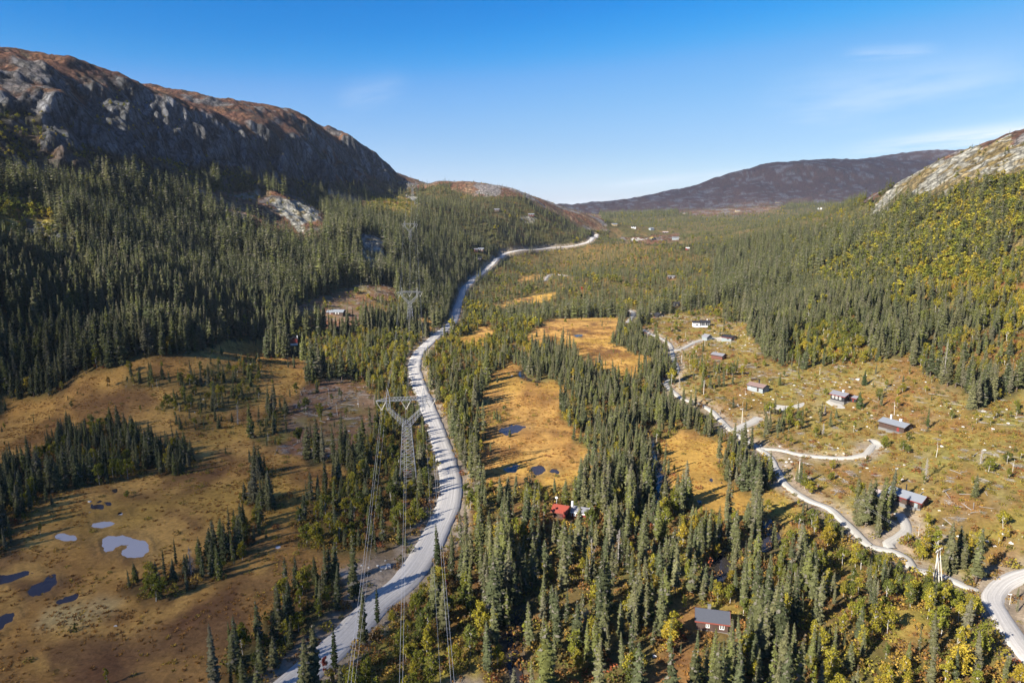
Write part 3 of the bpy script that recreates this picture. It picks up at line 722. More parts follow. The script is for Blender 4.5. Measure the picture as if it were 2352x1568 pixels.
for lab, poly in POOLS:
    c = np.mean(poly, 0)
    us = np.array(poly)
    box = (PU > us[:, 0].min() - 40) & (PU < us[:, 0].max() + 40) & (PV > us[:, 1].min() - 25) & (PV < us[:, 1].max() + 25) & (GY > 50)
    if not box.any():
        continue
    ins = np.zeros_like(box); ins[box] = pip(PU[box] + wobu[box], PV[box] + wobv[box], poly)
    big = [(c[0] + (p[0] - c[0]) * 1.25 + 4 * np.sign(p[0] - c[0]), c[1] + (p[1] - c[1]) * 1.25 + 2.5 * np.sign(p[1] - c[1])) for p in poly]
    ring = np.zeros_like(box); ring[box] = pip(PU[box], PV[box], [(c[0] + (p[0] - c[0]) * 1.2, c[1] + (p[1] - c[1]) * 1.2) for p in big])
    lev = float(np.mean(GZ[ins])) - 0.05 if ins.any() else float(np.mean(GZ[ring])) - 0.05
    POOLW.append([lab, big, lev])
    jj, ii = np.where(ring)
    j0, j1, i0, i1 = max(0, jj.min() - 8), jj.max() + 9, max(0, ii.min() - 8), ii.max() + 9
    sub = (slice(j0, j1), slice(i0, i1))
    tuft = fbm(GX[sub], GY[sub], 1.6, 3, 140) > (0.59 if 'largest on' in lab else 0.72)
    Mk = (ins[sub] & ~tuft).astype(float)
    big_ = np.ptp(us[:, 0]) > 70
    for _ in range(2 if big_ else 1):
        Mk[1:-1] = (Mk[:-2] + 2 * Mk[1:-1] + Mk[2:]) / 4
    for _ in range(7 if big_ else 3):
        Mk[:, 1:-1] = (Mk[:, :-2] + 2 * Mk[:, 1:-1] + Mk[:, 2:]) / 4
    keep_ = np.maximum(GZ[sub], lev + 0.05)
    shore = lev + ((0.42 if big_ else 0.27) - Mk) * 0.5 + (fbm(GX[sub], GY[sub], 1.1, 2, 141) - .5) * .26
    GZ[sub] = np.where(Mk > .02, shore, np.where(ring[sub], keep_, GZ[sub]))
    POOLMASK[ring] = 1

# ------------------------------------------------------------------ materials
MATS = {}


def new_mat(name):
    m = bpy.data.materials.new(name)
    m.use_nodes = True
    MATS[name] = m
    return m, m.node_tree.nodes, m.node_tree.links, m.node_tree.nodes['Principled BSDF']


def noise_node(N, L, scale, detail=4, rough=0.6, coord=None, vec_scale=None):
    n = N.new('ShaderNodeTexNoise')
    n.inputs['Scale'].default_value = scale
    n.inputs['Detail'].default_value = detail
    n.inputs['Roughness'].default_value = rough
    src = coord
    if vec_scale is not None:
        mp = N.new('ShaderNodeMapping')
        mp.inputs['Scale'].default_value = vec_scale
        L.new(coord, mp.inputs['Vector'])
        src = mp.outputs[0]
    if src is not None:
        L.new(src, n.inputs['Vector'])
    return n


def simple_mat(name, col, rough=0.8, var=0.25, scale=3.0, metal=0.0, vec_scale=None, spec=0.3):
    m, N, L, b = new_mat(name)
    tc = N.new('ShaderNodeTexCoord')
    n = noise_node(N, L, scale, 4, 0.6, tc.outputs['Object'], vec_scale)
    mr = N.new('ShaderNodeMapRange')
    mr.inputs['To Min'].default_value = 1 - var
    mr.inputs['To Max'].default_value = 1 + var
    L.new(n.outputs['Fac'], mr.inputs['Value'])
    mu = N.new('ShaderNodeVectorMath'); mu.operation = 'SCALE'
    mu.inputs[0].default_value = col[:3]
    L.new(mr.outputs[0], mu.inputs['Scale'])
    L.new(mu.outputs[0], b.inputs['Base Color'])
    b.inputs['Roughness'].default_value = rough
    b.inputs['Metallic'].default_value = metal
    b.inputs['Specular IOR Level'].default_value = spec
    return m


def ground_mat():
    m, N, L, b = new_mat('ground')
    geo = N.new('ShaderNodeNewGeometry')
    at = N.new('ShaderNodeAttribute'); at.attribute_name = 'cover'
    n1 = noise_node(N, L, 0.9, 6, 0.72, geo.outputs['Position'])
    n2 = noise_node(N, L, 0.21, 5, 0.65, geo.outputs['Position'])
    a1 = N.new('ShaderNodeMapRange'); a1.inputs['From Min'].default_value = 0.25; a1.inputs['From Max'].default_value = 0.75
    a1.inputs['To Min'].default_value = 0.55; a1.inputs['To Max'].default_value = 1.42
    L.new(n1.outputs['Fac'], a1.inputs['Value'])
    a2 = N.new('ShaderNodeMapRange'); a2.inputs['From Min'].default_value = 0.25; a2.inputs['From Max'].default_value = 0.75
    a2.inputs['To Min'].default_value = 0.72; a2.inputs['To Max'].default_value = 1.28
    L.new(n2.outputs['Fac'], a2.inputs['Value'])
    mm = N.new('ShaderNodeMath'); mm.operation = 'MULTIPLY'
    L.new(a1.outputs[0], mm.inputs[0]); L.new(a2.outputs[0], mm.inputs[1])
    sc = N.new('ShaderNodeVectorMath'); sc.operation = 'SCALE'
    L.new(at.outputs['Color'], sc.inputs[0]); L.new(mm.outputs[0], sc.inputs['Scale'])
    L.new(sc.outputs[0], b.inputs['Base Color'])
    b.inputs['Roughness'].default_value = 0.95
    b.inputs['Specular IOR Level'].default_value = 0.08
    bp = N.new('ShaderNodeBump'); bp.inputs['Strength'].default_value = 0.55; bp.inputs['Distance'].default_value = 0.5
    L.new(n1.outputs['Fac'], bp.inputs['Height'])
    L.new(bp.outputs[0], b.inputs['Normal'])
    return m


def rock_mat():
    """bare rock and heath: streaks that run down steep faces, lichen, cracks"""
    m, N, L, b = new_mat('rock')
    geo = N.new('ShaderNodeNewGeometry')
    at = N.new('ShaderNodeAttribute'); at.attribute_name = 'cover'
    n1 = noise_node(N, L, 0.35, 7, 0.7, geo.outputs['Position'])
    n2 = noise_node(N, L, 0.16, 5, 0.6, geo.outputs['Position'], (1, 1, 0.13))
    a1 = N.new('ShaderNodeMapRange'); a1.inputs['From Min'].default_value = 0.25; a1.inputs['From Max'].default_value = 0.75
    a1.inputs['To Min'].default_value = 0.55; a1.inputs['To Max'].default_value = 1.45
    L.new(n1.outputs['Fac'], a1.inputs['Value'])
    a2 = N.new('ShaderNodeMapRange'); a2.inputs['From Min'].default_value = 0.3; a2.inputs['From Max'].default_value = 0.7
    a2.inputs['To Min'].default_value = 0.5; a2.inputs['To Max'].default_value = 1.35
    L.new(n2.outputs['Fac'], a2.inputs['Value'])
    mm = N.new('ShaderNodeMath'); mm.operation = 'MULTIPLY'
    L.new(a1.outputs[0], mm.inputs[0]); L.new(a2.outputs[0], mm.inputs[1])
    mpv = N.new('ShaderNodeMapping'); mpv.inputs['Scale'].default_value = (1, 1, .35); L.new(geo.outputs['Position'], mpv.inputs['Vector'])
    dst = N.new('ShaderNodeVectorMath'); dst.operation = 'MULTIPLY_ADD'; dst.inputs[1].default_value = (7, 7, 7)
    L.new(n1.outputs['Color'], dst.inputs[0]); L.new(mpv.outputs[0], dst.inputs[2])
    vo = N.new('ShaderNodeTexVoronoi'); vo.feature = 'DISTANCE_TO_EDGE'; vo.inputs['Scale'].default_value = .13
    L.new(dst.outputs[0], vo.inputs['Vector'])
    ck = N.new('ShaderNodeMapRange'); ck.inputs['From Max'].default_value = .12; ck.inputs['To Min'].default_value = .5; ck.inputs['To Max'].default_value = 1.0
    L.new(vo.outputs['Distance'], ck.inputs['Value'])
    m3 = N.new('ShaderNodeMath'); m3.operation = 'MULTIPLY'; L.new(mm.outputs[0], m3.inputs[0]); L.new(ck.outputs[0], m3.inputs[1])
    sc = N.new('ShaderNodeVectorMath'); sc.operation = 'SCALE'
    L.new(at.outputs['Color'], sc.inputs[0]); L.new(m3.outputs[0], sc.inputs['Scale'])
    L.new(sc.outputs[0], b.inputs['Base Color'])
    b.inputs['Roughness'].default_value = 0.9
    b.inputs['Specular IOR Level'].default_value = 0.15
    bp = N.new('ShaderNodeBump'); bp.inputs['Strength'].default_value = 0.9; bp.inputs['Distance'].default_value = 2.5
    ad = N.new('ShaderNodeMath'); ad.operation = 'ADD'
    L.new(n1.outputs['Fac'], ad.inputs[0]); L.new(ck.outputs[0], ad.inputs[1])
    L.new(ad.outputs[0], bp.inputs['Height'])
    L.new(bp.outputs[0], b.inputs['Normal'])
    return m


ground_mat(); rock_mat()

# ------------------------------------------------------------------ colours of the land cover (linear)
PAL = {
    'forest': [(.045, .042, .020), (.085, .075, .024), (.12, .075, .030)],
    'bog': [(.43, .245, .068), (.33, .175, .048), (.17, .088, .032)],
    'clear': [(.200, .155, .038), (.165, .105, .034), (.19, .165, .045)],
    'slash': [(.16, .085, .045), (.19, .12, .070), (.16, .125, .042)],
    'heath': [(.175, .085, .048), (.26, .165, .095), (.14, .10, .055)],
    'rock': [(.34, .325, .27), (.25, .235, .19), (.19, .145, .06)],
    'cliff': [(.105, .108, .11), (.065, .067, .068), (.055, .050, .030)],
    'meadow': [(.30, .225, .045), (.26, .17, .045), (.20, .19, .04)],
    'birch': [(.19, .155, .035), (.15, .095, .030), (.12, .11, .03)],
    'mixed': [(.11, .095, .028), (.15, .10, .036), (.085, .07, .025)],
    'brown': [(.16, .085, .035), (.115, .055, .026), (.22, .12, .045)],
    'stand': [(.16, .095, .035), (.10, .062, .025), (.08, .07, .025)],
    'moor': [(.115, .056, .036), (.15, .075, .04), (.085, .06, .04)],
    'scrub': [(.055, .045, .022), (.085, .052, .028), (.095, .09, .085)],
    'farwood': [(.10, .085, .032), (.17, .11, .05), (.075, .07, .03)],
    'bogscrub': [(.24, .14, .042), (.15, .085, .032), (.10, .075, .028)],
    'sparse': [(.20, .14, .045), (.14, .095, .035), (.15, .13, .035)],
    'roadside': [(.22, .165, .115), (.16, .11, .06), (.34, .31, .27)],
    'nearwood': [(.11, .085, .030), (.16, .085, .032), (.14, .12, .032)],
    'belt': [(.14, .10, .033), (.10, .07, .027), (.13, .11, .03)],
    'midwood': [(.15, .105, .036), (.19, .11, .038), (.11, .09, .03)],
    'reed': [(.42, .30, .12), (.36, .22, .09), (.26, .15, .06)],
}
pal = np.array([[PAL[n][k] for k in range(3)] for n in ZN])          # zone, 3, rgb
f1 = fbm(GX, GY, 26, 4, 51)
f2 = fbm(GX, GY, 7, 4, 53)
f3 = fbm(GX * 0.5 + GY, GY * 0.35 - GX, 15, 4, 57)
# bare rock wherever the mountain is steep
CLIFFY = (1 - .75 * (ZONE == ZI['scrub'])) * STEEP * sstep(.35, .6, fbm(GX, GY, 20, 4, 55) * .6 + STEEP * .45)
w1 = sstep(0.47, 0.60, f1 * 0.6 + f2 * 0.4)[..., None]
w2 = sstep(0.53, 0.66, f2 * 0.55 + f3 * 0.45)[..., None]
CR = pal[ZONE, 0] * (1 - w1) + pal[ZONE, 1] * w1
CR = CR * (1 - w2) + pal[ZONE, 2] * w2
isz = lambda *n: np.isin(ZONE, [ZI[k] for k in n])
# dark wet hollows and yellow sedge of the bogs
bogm = isz('bog', 'reed', 'bogscrub')
hol = sstep(0.56, 0.66, fbm(GX, GY * 1.9, 8, 5, 61, .6))[..., None] * bogm[..., None]
CR = CR * (1 - hol * 0.8) + np.array((.10, .045, .022)) * hol * 0.8
ys = sstep(0.56, 0.68, fbm(GX, GY, 38, 3, 63))[..., None] * bogm[..., None]
CR = CR * (1 - ys * 0.6) + np.array((.36, .22, .045)) * ys * 0.6
bw_ = sstep(0.40, 0.60, fbm(GX, GY * 1.6, 11, 5, 64, .6))[..., None] * isz('brown')[..., None]
CR = CR * (1 - bw_ * .65) + np.array((.30, .165, .050)) * bw_ * .65
# red blueberry heath and grey brushwood in the logged ground
cl = isz('clear', 'sparse', 'slash', 'mixed', 'birch')
rd = sstep(0.55, 0.66, fbm(GX, GY * 1.5, 10, 5, 65, .6))[..., None] * cl[..., None]
CR = CR * (1 - rd * 0.55) + np.array((.20, .075, .032)) * rd * 0.55
gr = sstep(0.61, 0.70, fbm(GX, GY * 2.2, 6, 4, 67, .6))[..., None] * isz('clear', 'slash')[..., None]
CR = CR * (1 - gr * 0.45) + np.array((.26, .225, .18)) * gr * 0.45
# bare stone showing through the high heath; shade darkens its colour on the left mountain
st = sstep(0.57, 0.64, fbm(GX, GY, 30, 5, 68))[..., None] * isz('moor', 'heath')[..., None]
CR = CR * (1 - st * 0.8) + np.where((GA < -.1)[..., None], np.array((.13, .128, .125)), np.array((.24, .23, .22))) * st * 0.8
hr = sstep(0.49, 0.58, fbm(GX, GY * 1.6, 24, 4, 69))[..., None] * isz('rock')[..., None] * (GX > 0)[..., None]
CR = CR * (1 - hr * 0.8) + np.array((.21, .145, .045)) * hr * 0.8
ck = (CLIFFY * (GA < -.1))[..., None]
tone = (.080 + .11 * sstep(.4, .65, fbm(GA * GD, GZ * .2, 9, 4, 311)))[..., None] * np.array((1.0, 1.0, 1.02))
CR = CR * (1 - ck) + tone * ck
# far mountain heath, its colour lifted to purple grey in place of haze
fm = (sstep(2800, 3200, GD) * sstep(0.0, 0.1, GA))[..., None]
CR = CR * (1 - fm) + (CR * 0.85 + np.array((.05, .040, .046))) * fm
# road shoulders: scraped gravel
rb_ = (sstep(0.02, 0.35, ROADBED) * (0.55 + 0.45 * vnoise(GX / 2.2, GY / 2.2, 91)))[..., None]
CR = CR * (1 - rb_) + np.array((.30, .24, .18)) * rb_
CR = np.where(POOLMASK[..., None] > 0, CR * 0.7 + np.array((.16, .11, .05)) * 0.3, CR)
sb_ = sstep(0.05, 0.5, STREAMBED)[..., None]
CR = CR * (1 - sb_ * 0.8) + np.array((.07, .055, .04)) * sb_ * 0.8


near_ = (GD < 420)[..., None]
CR = np.where(near_, np.stack([blur(CR[..., k], 4) for k in range(3)], 2), CR)


def mesh_from(name, verts, faces, mat, cols=None, smooth=True):
    m = bpy.data.meshes.new(name)
    verts = np.asarray(verts, np.float32); faces = np.asarray(faces, np.int32)
    k = faces.shape[1]
    m.vertices.add(len(verts)); m.vertices.foreach_set('co', verts.ravel())
    m.loops.add(faces.size); m.loops.foreach_set('vertex_index', faces.ravel())
    m.polygons.add(len(faces)); m.polygons.foreach_set('loop_start', np.arange(len(faces), dtype=np.int32) * k)
    if smooth:
        m.polygons.foreach_set('use_smooth', np.ones(len(faces), bool))
    if cols is not None:
        a = m.attributes.new('cover', 'FLOAT_COLOR', 'POINT')
        c = np.ones((len(verts), 4), np.float32); c[:, :3] = cols
        a.data.foreach_set('color', c.ravel())
    m.update()
    if mat is not None:
        m.materials.append(mat)
    return m


def tag(o, label=None, cat=None, group=None, kind=None):
    if label: o['label'] = label
    if cat: o['category'] = cat
    if group: o['group'] = group
    if kind: o['kind'] = kind
    return o


def link(name, mesh, parent=None):
    o = bpy.data.objects.new(name, mesh)
    COL.objects.link(o)
    if parent is not None:
        o.parent = parent
    return o


def build_ground():
    # fractures and ledges: the steep faces are pushed in and out along the line of dip
    sa = GA * GD
    ridge = lambda q: 1 - np.abs(2 * q - 1)
    crag = (ridge(fbm(sa, GZ * 0.22, 11, 4, 301)) - .55) * 9 + (ridge(fbm(sa * .35, GZ * 1.6, 9, 4, 305)) - .55) * 7 + (fbm(sa, GZ * .5, 38, 3, 309) - .5) * 16
    crag = crag * STEEP
    V = np.stack([GX - np.sin(GA) * crag, GY - np.cos(GA) * crag, GZ + 0.12 * crag], 2).reshape(-1, 3)
    n = (NR - 1) * (NA - 1)
    i = np.arange(n); r = i // (NA - 1); c = i % (NA - 1)
    F = np.stack([r * NA + c, (r + 1) * NA + c, (r + 1) * NA + c + 1, r * NA + c + 1], 1)[:, ::-1]
    zf = ZONE.reshape(-1)[F[:, 0]]
    a = GA.reshape(-1)[F[:, 0]]; d = GD.reshape(-1)[F[:, 0]]; x = V[F[:, 0], 0]; y = V[F[:, 0], 1]; z = V[F[:, 0], 2]
    u, v, dep = project(x, y, z)
    lab = np.zeros(len(F), int)                                            # 0 ground
    inb = np.isin(zf, [ZI['bog'], ZI['reed'], ZI['bogscrub']]) & (d < 700)
    lab[inb & (a < -0.1)] = 5
    lab[inb & (a >= -0.1) & (u < 1440)] = 6
    lab[inb & (a >= -0.1) & (u >= 1440)] = 7
    lab[(a < -0.12) & (lab == 0) & (z > 75) & (d > 430)] = 1
    lab[np.isin(zf, [ZI['cliff'], ZI['moor'], ZI['scrub']]) & (a < -0.1) & (d < 3000)] = 1
    lab[(lab == 0) & (d > 850) & (d < 2300) & (a < 0.155) & (a > -0.24) & (z > 14)] = 2
    lab[(lab == 0) & (a > 0.14) & (z > 30) & (d > 200) & (d < 1500)] = 3
    lab[(lab <= 3) & (d > 2650)] = 4
    info = [('ground', 'mossy valley floor under the woods on both sides of the road', 'ground'),
            ('mountain', 'brown heath mountain with shaded grey cliffs at upper left', 'mountain'),
            ('hill', 'wooded hill with a bare reddish top beyond the road bend', 'hill'),
            ('hillside', 'sunlit wooded hillside with pale bare rock along its crest', 'hillside'),
            ('mountain', 'dark purple mountain far off at the head of the valley', 'mountain'),
            ('bog', 'wide rust coloured bog with pools left of the main road', 'bog'),
            ('bog', 'golden bog strips between the main road and the spruce belt', 'bog'),
            ('bog', 'golden bog beside the narrow gravel track on the right', 'bog')]
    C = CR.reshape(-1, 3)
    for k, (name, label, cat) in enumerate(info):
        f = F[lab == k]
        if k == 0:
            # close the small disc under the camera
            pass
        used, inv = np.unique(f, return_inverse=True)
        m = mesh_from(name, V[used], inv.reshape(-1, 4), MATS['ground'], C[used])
        m.materials.append(MATS['rock'])
        zz = zf[lab == k]
        rocky = np.isin(zz, [ZI['rock'], ZI['cliff'], ZI['moor'], ZI['scrub'], ZI['heath']])
        m.polygons.foreach_set('material_index', rocky.astype(np.int32))
        o = link(name, m)
        tag(o, label, cat, kind='structure')


build_ground()


# ------------------------------------------------------------------ roads
def gravel_mat(name, base, track):
    m, N, L, b = new_mat(name)
    uv = N.new('ShaderNodeAttribute'); uv.attribute_name = 'cross'
    geo = N.new('ShaderNodeNewGeometry')
    n1 = noise_node(N, L, 1.6, 6, 0.75, geo.outputs['Position'])
    sx = N.new('ShaderNodeSeparateXYZ')
    L.new(uv.outputs['Vector'], sx.inputs[0])
    # wheel tracks: long streaks across the width
    cx = N.new('ShaderNodeCombineXYZ')
    L.new(sx.outputs['X'], cx.inputs['X'])
    my = N.new('ShaderNodeMath'); my.operation = 'MULTIPLY'; my.inputs[1].default_value = 0.012
    L.new(sx.outputs['Y'], my.inputs[0]); L.new(my.outputs[0], cx.inputs['Y'])
    n2 = noise_node(N, L, 2.6, 5, 0.7, cx.outputs[0])
    a2 = N.new('ShaderNodeMapRange'); a2.inputs['From Min'].default_value = 0.3; a2.inputs['From Max'].default_value = 0.7
    a2.inputs['To Min'].default_value = 1 - track; a2.inputs['To Max'].default_value = 1 + track * 0.7
    L.new(n2.outputs['Fac'], a2.inputs['Value'])
    a1 = N.new('ShaderNodeMapRange'); a1.inputs['From Min'].default_value = 0.25; a1.inputs['From Max'].default_value = 0.75
    a1.inputs['To Min'].default_value = 0.86; a1.inputs['To Max'].default_value = 1.12
    L.new(n1.outputs['Fac'], a1.inputs['Value'])
    mm = N.new('ShaderNodeMath'); mm.operation = 'MULTIPLY'
    L.new(a1.outputs[0], mm.inputs[0]); L.new(a2.outputs[0], mm.inputs[1])
    sc = N.new('ShaderNodeVectorMath'); sc.operation = 'SCALE'
    sc.inputs[0].default_value = base
    L.new(mm.outputs[0], sc.inputs['Scale'])
    L.new(sc.outputs[0], b.inputs['Base Color'])
    b.inputs['Roughness'].default_value = 0.95
    b.inputs['Specular IOR Level'].default_value = 0.1
    bp = N.new('ShaderNodeBump'); bp.inputs['Strength'].default_value = 0.3; bp.inputs['Distance'].default_value = 0.15
    L.new(n1.outputs['Fac'], bp.inputs['Height']); L.new(bp.outputs[0], b.inputs['Normal'])
    return m


gravel_mat('road_gravel', (.46, .435, .40), 0.34)
gravel_mat('track_gravel', (.37, .35, .31), 0.24)


def ribbon(pts, zz, offs, drops, jit=0.0, seed=0):
    n = len(pts)
    T = np.gradient(pts, axis=0)
    T /= np.linalg.norm(T, axis=1)[:, None]
    Nn = np.stack([T[:, 1], -T[:, 0]], 1)
    s = np.concatenate([[0], np.cumsum(np.hypot(*np.diff(pts, axis=0).T))])
    V, A = [], []
    k = len(offs)
    for q, (o, dz) in enumerate(zip(offs, drops)):
        oo = np.full(n, o, float)
        if jit and (q < 2 or q >= k - 2):
            oo += np.sign(o) * (fbm(s, np.full(n, q * 7.0 if q < 2 else 90.0 + (k - q)), 5.0, 3, seed) - 0.5) * 2 * jit
        p = pts + Nn * oo[:, None]
        V.append(np.stack([p[:, 0], p[:, 1], zz + dz], 1))
        A.append(np.stack([oo, s, np.zeros(n)], 1))
    V = np.stack(V, 1).reshape(-1, 3); A = np.stack(A, 1).reshape(-1, 3)
    i = np.arange(n - 1)[:, None] * k + np.arange(k - 1)[None]
    i = i.ravel()
    F = np.stack([i, i + 1, i + k + 1, i + k], 1)[:, ::-1]
    return V, A, F


def add_cross(m, A):
    a = m.attributes.new('cross', 'FLOAT_VECTOR', 'POINT')
    a.data.foreach_set('vector', A.astype(np.float32).ravel())


RLAB = ['wide pale gravel road winding up the middle of the valley', 'pale gravel road curving past the lamp post at lower right',
        'narrow gravel track running from the lower right junction up past the golden bog', 'short gravel drive up to the red trimmed cabin',
        'bright gravel drive leading to the small grey gabled shed', 'short pale gravel spur climbing off the track beyond the utility pole',
        'thin gravel drive curving round to the cabin with the pale metal roof', 'pale gravel turnout at the far end of the track',
        'thin path from the turnout to the black cabin', 'short pale gravel spur in the far woods']
for k, (role, name, wid, pts, zz) in enumerate(ROADW):
    h = wid / 2
    V, A, F = ribbon(pts, zz + 0.004 * k, [-h - .45, -h, -h * .5, 0, h * .5, h, h + .45], [-0.75, -0.04, 0.05, 0.09, 0.05, -0.04, -0.75], 0.5 if wid > 6 else 0.4, 200 + k)
    m = mesh_from(name, V, F, MATS['road_gravel' if wid > 6 or role == 'lane' and k == 1 else 'track_gravel'])
    add_cross(m, A)
    o = link('road' if wid > 4.5 and role != 'spur' else 'track', m)
    tag(o, RLAB[k], 'road', kind='structure')


def patch(name, poly, z_add, mat, subdiv=10):
    """a ground hugging sheet inside a pixel outline"""
    poly = [ground_hit(u, v)[:2] for u, v in poly]
    P = catmull(poly + [poly[0]], 1.0)[:-1]
    c = P.mean(0)
    rings = np.linspace(0, 1, 6)
    V, k = [], len(P)
    for r_ in rings:
        q = c + (P - c) * r_
        V.append(np.stack([q[:, 0], q[:, 1], height(q[:, 0], q[:, 1]) + z_add * (1 if r_ < 1 else -1.2)], 1))
    V = np.vstack(V)
    F = []
    for j in range(5):
        for i in range(k):
            F.append((j * k + i, j * k + (i + 1) % k, (j + 1) * k + (i + 1) % k, (j + 1) * k + i))
    m = mesh_from(name, V, np.array(F), mat)
    add_cross(m, np.stack([V[:, 0], V[:, 1], V[:, 0] * 0], 1))
    return link(name, m)


YLAB = ['white gravel turning place below the cabin with the pale metal roof', 'pale gravel clearing downhill left of the black two part cabin',
        'pale gravel yard between the small grey shed and the black roofed cabin', 'pale gravel forecourt beside the far cabin with the yellow gable',
        'grey gravel apron beside the black two part cabin']
for k, (nm, poly) in enumerate(YARDS):
    o = patch('yard', poly, 0.12, MATS['track_gravel'])
    tag(o, YLAB[k], 'yard', kind='structure')


# ------------------------------------------------------------------ water
def water_mat(name, col, rough):
    m, N, L, b = new_mat(name)
    geo = N.new('ShaderNodeNewGeometry')
    n = noise_node(N, L, 1.2, 4, 0.6, geo.outputs['Position'])
    bp = N.new('ShaderNodeBump'); bp.inputs['Strength'].default_value = 0.05; bp.inputs['Distance'].default_value = 0.1
    L.new(n.outputs['Fac'], bp.inputs['Height']); L.new(bp.outputs[0], b.inputs['Normal'])
    b.inputs['Base Color'].default_value = (*col, 1)
    b.inputs['Roughness'].default_value = rough
    b.inputs['IOR'].default_value = 1.33
    b.inputs['Specular IOR Level'].default_value = 0.42
    return m


water_mat('bog_water', (.035, .027, .026), 0.18)
water_mat('sky_pale_water', (.37, .35, .355), 0.15)  # pale lavender base colour stands in for reflected sky
water_mat('stream_water', (.03, .026, .024), 0.12)
for lab, poly, lev in POOLW:
    W = []
    for u, v in poly:
        rx, ry, rz = ray(u, v)
        t = (lev - CAM_H) / rz
        W.append((t * rx, t * ry))
    P = catmull(W + [W[0]], 2.0)[:-1]
    c = P.mean(0)
    V = np.vstack([[[c[0], c[1], lev]], np.column_stack([P, np.full(len(P), lev)])])
    k = len(P)
    F = np.array([(0, 1 + i, 1 + (i + 1) % k) for i in range(k)])
    m = mesh_from('pool', V, F, MATS['sky_pale_water' if 'pale' in lab and 'reeds' not in lab else 'bog_water'])
    tag(link('pool', m), lab, 'pool', kind='structure')
SLAB = ['dark brook winding through the upper middle bog', 'dark stretch of river between spruces left of the right golden bog',
        'dark stony river bend below the right golden bog', 'narrow brook under the spruces near the bottom edge']
for k, (wid, pts, zz) in enumerate(STREAMW):
    V, A, F = ribbon(pts, zz, [-wid / 2 - .4, -wid / 4, 0, wid / 4, wid / 2 + .4], [0, 0, 0, 0, 0], 0.9, 300 + k)
    tag(link('stream', mesh_from('stream', V, F, MATS['stream_water'])), SLAB[k], 'stream', kind='structure')

# ------------------------------------------------------------------ mesh builder
class MB:
    def __init__(self):
        self.v, self.f, self.mi = [], [], []

    def face(self, pts, mi=0):
        n = len(self.v)
        self.v += [tuple(p) for p in pts]
        self.f.append(tuple(range(n, n + len(pts))))
        self.mi.append(mi)

    def box(self, x0, x1, y0, y1, z0, z1, mi=0):
        n = len(self.v)
        self.v += [(x0, y0, z0), (x1, y0, z0), (x1, y1, z0), (x0, y1, z0), (x0, y0, z1), (x1, y0, z1), (x1, y1, z1), (x0, y1, z1)]
        for q in ((3, 2, 1, 0), (4, 5, 6, 7), (0, 1, 5, 4), (1, 2, 6, 5), (2, 3, 7, 6), (3, 0, 4, 7)):
            self.f.append(tuple(n + i for i in q)); self.mi.append(mi)

    def bar(self, a, b, r0, r1=None, sides=4, mi=0, cap=True):
        a, b = Vector(a), Vector(b)
        r1 = r0 if r1 is None else r1
        d = (b - a)
        if d.length < 1e-6: return
        d.normalize()
        s = d.orthogonal().normalized(); t = d.cross(s)
        n = len(self.v)
        for p, r in ((a, r0), (b, r1)):
            for k in range(sides):
                an = 2 * math.pi * (k + 0.5) / sides
                self.v.append(tuple(p + (s * math.cos(an) + t * math.sin(an)) * r))
        for k in range(sides):
            self.f.append((n + k, n + (k + 1) % sides, n + sides + (k + 1) % sides, n + sides + k)); self.mi.append(mi)
        if cap:
            self.f.append(tuple(n + k for k in reversed(range(sides)))); self.mi.append(mi)
            self.f.append(tuple(n + sides + k for k in range(sides))); self.mi.append(mi)

    def prism(self, prof, a0, a1, axis='x', mi=0):
        """extrude a closed profile (pairs) along an axis"""
        n = len(self.v); k = len(prof)
        for a in (a0, a1):
            for p, q in prof:
                self.v.append((a, p, q) if axis == 'x' else (p, a, q))
        for i in range(k):
            self.f.append((n + i, n + (i + 1) % k, n + k + (i + 1) % k, n + k + i)); self.mi.append(mi)
        self.f.append(tuple(n + i for i in reversed(range(k)))); self.mi.append(mi)
        self.f.append(tuple(n + k + i for i in range(k))); self.mi.append(mi)

    def mesh(self, name, mats):
        m = bpy.data.meshes.new(name)
        m.from_pydata(self.v, [], self.f)
        for x in (mats if isinstance(mats, (list, tuple)) else [mats]):
            m.materials.append(x)
        if any(self.mi):
            m.polygons.foreach_set('material_index', self.mi)
        m.update()
        return m

    def build(self, name, mats, parent=None):
        return link(name, self.mesh(name, mats), parent)


def empty(name, loc, rz=0.0):
    o = bpy.data.objects.new(name, None)
    o.empty_display_size = 0.5
    COL.objects.link(o)
    o.location = loc
    o.rotation_euler = (0, 0, rz)
    return o


def copy_tree(o, parent=None):
    c = o.copy()
    COL.objects.link(c)
    if parent is not None:
        c.parent = parent
    for ch in list(o.children):
        copy_tree(ch, c)
    return c


# ------------------------------------------------------------------ pylons and power lines
STEEL = simple_mat('galvanised_steel', (.21, .22, .245), 0.6, 0.12, 1.5, metal=0.1)
GLASSY = simple_mat('insulator_glass', (.55, .53, .48), 0.3, 0.1, 3.0, spec=0.5)
CONC = simple_mat('concrete', (.42, .41, .39), 0.9, 0.15, 2.0)
ALU = simple_mat('aluminium_wire', (.46, .47, .50), 0.5, 0.05, 0.2)
PH = [-7.7, 0.0, 7.7]
ZATT, ZPEAK = 24.3, 31.0


